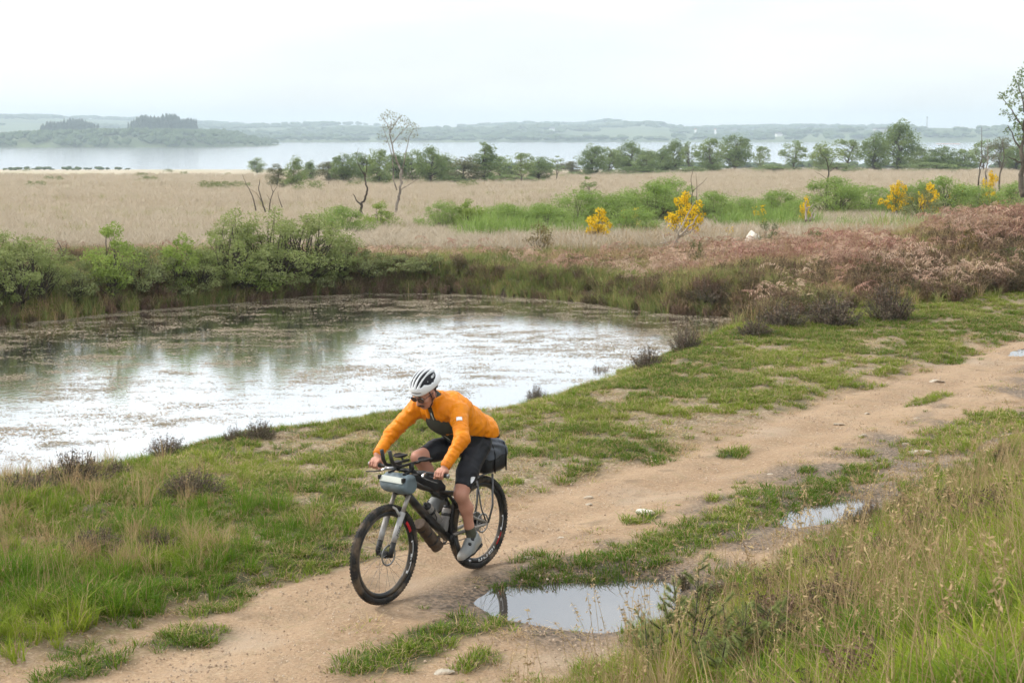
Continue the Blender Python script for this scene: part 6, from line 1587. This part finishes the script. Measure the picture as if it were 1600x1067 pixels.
# glasses
gl = obj('glasses', None, rider); gl.matrix_local = HMAT; gl.empty_display_size = .03
for sg in (-1, 1):
    a = np.linspace(0, 2 * math.pi, 19)
    q = lambda t: (abs(math.cos(t)) ** .75 * math.copysign(1, math.cos(t)), abs(math.sin(t)) ** .75 * math.copysign(1, math.sin(t)))
    L_ = [(.1045 - .10 * (abs(sg * .034 + .026 * q(t)[0]) ** 1.6) * 2.2, sg * .034 + .026 * q(t)[0], .004 + .019 * q(t)[1]) for t in a]
    obj('rim', MB().tube(L_, .0028, 6, cap=False).mesh('rim', [M['helmet_dark']]), gl)
    V = np.array(L_[:-1]); V = np.concatenate([V, V - [.0012, 0, 0], [V.mean(0)], [V.mean(0) - [.0012, 0, 0]]]); n = 18
    obj('lens', MB().add(V, None, [[36, i, (i + 1) % n] for i in range(n)] + [[37, 18 + (i + 1) % n, 18 + i] for i in range(n)]).mesh('lens', [M['lens']]), gl)
    obj('temple', MB().tube([(.090, sg * .060, .010), (.06, sg * .074, .012), (.0, sg * .082, .010)], .0025, 6).mesh('temple', [M['helmet_dark']]), gl)
obj('bridge', MB().tube([(.103, -.010, .010), (.109, 0, .013), (.103, .010, .010)], .0026, 6).mesh('bridge', [M['helmet_dark']]), gl)
# jersey under the open jacket
FR = A3(.60, 0, -.80)                                              # out of the chest
s = SDF((-.06, -.26, .92), (.66, .26, 1.52), .008)
s.chain([PELV + [.01, 0, .01], WAIST + FR * .012, CHEST + FR * .012, NECK - [.03, 0, .03]], [.118, .116, .134, .076], .04, sc=(1, .86, 1)); s.chain([NECK - [.04, 0, .04], NECK + [.012, 0, .03]], [.074, .066], .02)
js = sdf_obj('jersey', s, [M['jersey']], rider)
def chest_pt(t, y, up=.0):
    P = [PELV, WAIST, CHEST, NECK]; k = min(int(t), 2); p = P[k] + (P[k + 1] - P[k]) * (t - k); r = np.interp(t, [0, 1, 2, 3], [.120, .128, .146, .080]); return p + FR * (r + up) + A3(0, y, 0)
obj('zip', MB().tube([chest_pt(t, 0, .002) for t in np.linspace(1.0, 2.9, 14)], .0035, 6).mesh('zip', [M['bag_pale']]), js)
# jacket
s = SDF((-.24, -.47, .88), (.86, .47, 1.56), .0065)
s.chain([PELV + [-.055, 0, .065], WAIST + [-.035, 0, .030], CHEST + [-.022, 0, .016], NECK - [.050, 0, .040]], [.146, .148, .156, .096], .05, sc=(1, .80, 1))
s.ell(PELV + [-.075, .02, .095], (.150, .185, .112), .05); s.cone(SHO[1] + [-.01, 0, -.005], SHO[-1] + [-.01, 0, -.005], .074, .074, .06)
for sg in (-1, 1):
    s.chain([SHO[sg], ELB[sg] + [-.012, sg * .006, .004], WRI[sg]], [.071, .055, .039], .03)
s.chain([NECK - [.055, 0, .045], NECK + [-.012, 0, .012], NECK + [.004, 0, .038]], [.098, .082, .078], .02)
_rw = np.random.default_rng(4)
def wavy(u, v, w, fu, fv, seed, n=5):
    rg = np.random.default_rng(seed); o = 0
    for k in range(n):
        a = rg.uniform(.6, 1.5); o = o + np.sin(u * fu * a + v * fv * rg.uniform(-1.6, 1.6) + w * fv * rg.uniform(-1.6, 1.6) + rg.uniform(0, 6.28))
    o = o / n
    return np.sign(o) * np.abs(o) ** .8
def folds(p, f):
    out = f.copy()
    for sg in (-1, 1):
        side = np.clip((sg * p[..., 1] - .17) / .03, 0, 1)
        for q, (a, b) in enumerate(((SHO[sg], ELB[sg]), (ELB[sg], WRI[sg]))):
            d = (b - a) / np.linalg.norm(b - a); u = (p - a) @ d; L_ = np.linalg.norm(b - a); w = np.clip(1.15 - np.abs(u / L_ - (.62, .3)[q]) * 1.7, 0, 1)
            d2 = np.cross(d, A3(0, 0, 1)); d2 /= np.linalg.norm(d2); d3 = np.cross(d, d2)
            out = out + side * w * (.0062 * wavy(u, p @ d2, p @ d3, 85, 45, 10 + q + sg) + .0058 * wavy(u, p @ d2, p @ d3, 190, 60, 20 + q + sg))
    q = p[..., 0] * .75 + p[..., 2] * .66; r_ = p[..., 0] * .66 - p[..., 2] * .75
    out = out + np.clip((.25 - np.abs(p[..., 1])) / .04, 0, 1) * (.0105 * wavy(p[..., 1], q, r_, 30, 16, 3, 6) + .0070 * wavy(q, p[..., 1], r_, 80, 44, 5, 6) + .0045 * wavy(p[..., 1], q, r_, 120, 60, 6, 6))
    return out
s.all(folds)
# open front, hem, cuffs, collar
def vee(p):
    axd = (NECK - PELV) / np.linalg.norm(NECK - PELV); u = (p - PELV) @ axd; fr = (p - PELV - u[..., None] * axd) @ FR
    w = .024 + .030 * np.clip((.42 - u) / .42, 0, 1.2)
    return np.maximum(np.abs(p[..., 1] + .004) - w, .045 - fr)
s.fn(vee, (-.2, -.2, .86), (.75, .2, 1.56), .006, 'sub')
s.all(lambda p, f: np.maximum(f, np.where(np.abs(p[..., 1]) < .235, np.where(p[..., 0] < .40, (1.082 + .20 * np.maximum(p[..., 0] - .02, 0) + .012 * np.sin(p[..., 1] * 14)) - p[..., 2], -1), -1)))
for sg in (-1, 1):
    d = (WRI[sg] - ELB[sg]) / np.linalg.norm(WRI[sg] - ELB[sg])
    s.fn(lambda p, d=d, sg=sg: (p - WRI[sg]) @ d - .012, WRI[sg] - .12, WRI[sg] + .12, .004, 'int')
s.fn(lambda p: (p - (NECK + A3(.014, 0, .055))) @ A3(.30, 0, .95), NECK - .16, NECK + .16, .004, 'int')
s.cone(NECK + [-.01, 0, .0], NECK + [.03, 0, .12], .060, .060, .004, 'sub')
jk = sdf_obj('jacket', s, [M['orange']], rider)
pd_ = (ELB[1] - SHO[1]) / np.linalg.norm(ELB[1] - SHO[1]); pc = SHO[1] + (ELB[1] - SHO[1]) * .48
out_ = A3(.62, .50, .30); out_ -= pd_ * (out_ @ pd_); out_ /= np.linalg.norm(out_); sd_ = np.cross(pd_, out_)
V = []
for u in np.linspace(-.5, .5, 4):
    for v in np.linspace(-.5, .5, 6):
        a = v * .62; V.append(pc + pd_ * u * .034 + (out_ * math.cos(a) + sd_ * math.sin(a)) * .071)
V = np.array(V); V2 = V - out_ * .012
idx_ = lambda i, j: i * 6 + j
patch_q = [[idx_(i, j), idx_(i, j + 1), idx_(i + 1, j + 1), idx_(i + 1, j)] for i in range(3) for j in range(5)]
edge_ = [idx_(0, j) for j in range(6)] + [idx_(i, 5) for i in (1, 2, 3)] + [idx_(3, j) for j in (4, 3, 2, 1, 0)] + [idx_(2, 0), idx_(1, 0)]
obj('sleeve_patch', MB().add(np.concatenate([V, V2]), patch_q + [[24 + q for q in r[::-1]] for r in patch_q] + [[edge_[k], edge_[(k + 1) % len(edge_)], 24 + edge_[(k + 1) % len(edge_)], 24 + edge_[k]] for k in range(len(edge_))]).mesh('sleeve_patch', [M['decal_white']]), jk)
for sg in (-1, 1):
    d = (WRI[sg] - ELB[sg]) / np.linalg.norm(WRI[sg] - ELB[sg]); c = WRI[sg] - d * .012
    obj('cuff', MB().tube([c - d * .016, c + d * .018], [.0425, .0405], 18, cap=False).mesh('cuff', [M['orange_dark']]), jk)
# shorts
s = SDF((-.14, -.26, .66), (.66, .26, 1.24), .0075)
s.chain([PELV, WAIST], [.135, .120], .04, sc=(1, .80, 1)); s.ell(PELV + [-.045, 0, -.01], (.105, .165, .105), .04)
for sg in (-1, 1):
    kn = HIP[sg] + (KNEE[sg] - HIP[sg]) * .86
    s.chain([HIP[sg], HIP[sg] * .45 + KNEE[sg] * .55 + [.012, 0, .01], KNEE[sg]], [.097, .083, .060], .03)
    d = (KNEE[sg] - HIP[sg]) / np.linalg.norm(KNEE[sg] - HIP[sg])
    s.fn(lambda p, d=d, kn=kn: (p - kn) @ d, kn - [.14, .11, .14], kn + [.14, .11, .14], .004, 'int')
s.all(lambda p, f: f + .0016 * np.sin(p[..., 2] * 120 + 4 * np.sin(p[..., 0] * 40)))
sh_o = sdf_obj('shorts', s, [M['lycra']], rider)
lc = HIP[1] + (KNEE[1] - HIP[1]) * .70; ld = (KNEE[1] - HIP[1]) / np.linalg.norm(KNEE[1] - HIP[1]); lo_ = A3(.25, 1, .25); lo_ -= ld * (lo_ @ ld); lo_ /= np.linalg.norm(lo_); ls_ = np.cross(ld, lo_)
sh_pts = [(-.5, -.45), (-.55, 0), (-.5, .45), (0, .42), (.35, .2), (.5, 0), (.35, -.2), (0, -.42)]
V = [lc + ld * u * .075 + (lo_ * math.cos(v * .50) + ls_ * math.sin(v * .50)) * .0845 for u, v in sh_pts]; V = np.array(V); n = len(V)
V = np.concatenate([V, V - lo_ * .012, [V.mean(0) + lo_ * .003]])
obj('leg_emblem', MB().add(V, [[i, (i + 1) % n, n + (i + 1) % n, n + i] for i in range(n)], [[2 * n, i, (i + 1) % n] for i in range(n)] + [[2 * n, (i + 1) % n, i] for i in range(0)]).mesh('leg_emblem', [M['decal_white']]), sh_o)
# socks and shoes
for sg in (-1, 1):
    X = (rotm(0, R(17) if sg > 0 else R(6)), ANK[sg])
    up = (KNEE[sg] - ANK[sg]) / np.linalg.norm(KNEE[sg] - ANK[sg])
    s = SDF(ANK[sg] - .14, ANK[sg] + .16, .005)
    s.chain([ANK[sg] + up * .085, ANK[sg] + up * .03, ANK[sg] - [0, 0, .02]], [.0415, .0385, .040], .01); s.fn(lambda p: (p - ANK[sg]) @ up - .085, ANK[sg] - .14, ANK[sg] + .16, .003, 'int')
    sdf_obj('sock', s, [M['sock']], rider)
    so = obj('shoe', None, rider); so.matrix_local = Matrix.Translation(Vector(ANK[sg])) @ Matrix(X[0].tolist()).to_4x4(); so.empty_display_size = .03
    s = SDF((-.12, -.08, -.14), (.24, .08, .05), .0045)
    s.chain([(-.045, 0, -.062), (.06, 0, -.085), (.165, 0, -.092)], [.042, .046, .036], .02, sc=(1, 1, .95)); s.chain([(-.022, 0, -.010), (.045, 0, -.042), (.13, 0, -.078)], [.044, .043, .036], .02)
    s.fn(lambda p: -.108 - p[..., 2], (-.13, -.09, -.15), (.25, .09, .06), .006, 'int'); s.fn(lambda p: p[..., 2] - (.022 - .25 * p[..., 0]), (-.13, -.09, -.15), (.25, .09, .06), .006, 'int')
    s.cone((-.01, 0, .0), (-.012, 0, .06), .034, .036, .004, 'sub')
    sdf_obj('upper', s, [M['shoe']], so)
    s = SDF((-.12, -.08, -.15), (.24, .08, -.07), .005); s.chain([(-.050, 0, -.100), (.06, 0, -.104), (.165, 0, -.104)], [.040, .044, .036], .02); s.fn(lambda p: np.abs(p[..., 2] + .113) - .011, (-.13, -.09, -.16), (.25, .09, -.06), .004, 'int')
    sdf_obj('sole', s, [M['black_part']], so)
    for x_, z_ in ((.030, -.008), (.072, -.028)):
        obj('closure_dial', MB().tube([(x_, sg * .022, z_ - .010), (x_ + .004, sg * .034, z_ + .012)], [.0155, .0135], 12).mesh('closure_dial', [M['black_part']]), so)
        obj('lace', MB().tube([(x_, sg * .02, z_), (x_ + .006, -sg * .01, z_ + .006), (x_ + .01, -sg * .034, z_ - .012)], .002, 5).mesh('lace', [M['black_part']]), so)
    obj('toe_vent', MB().box((.125, sg * .006, -.044), (.030, .012, .004), 0, rotm(0, R(22))).mesh('toe_vent', [M['black_part']], False), so)
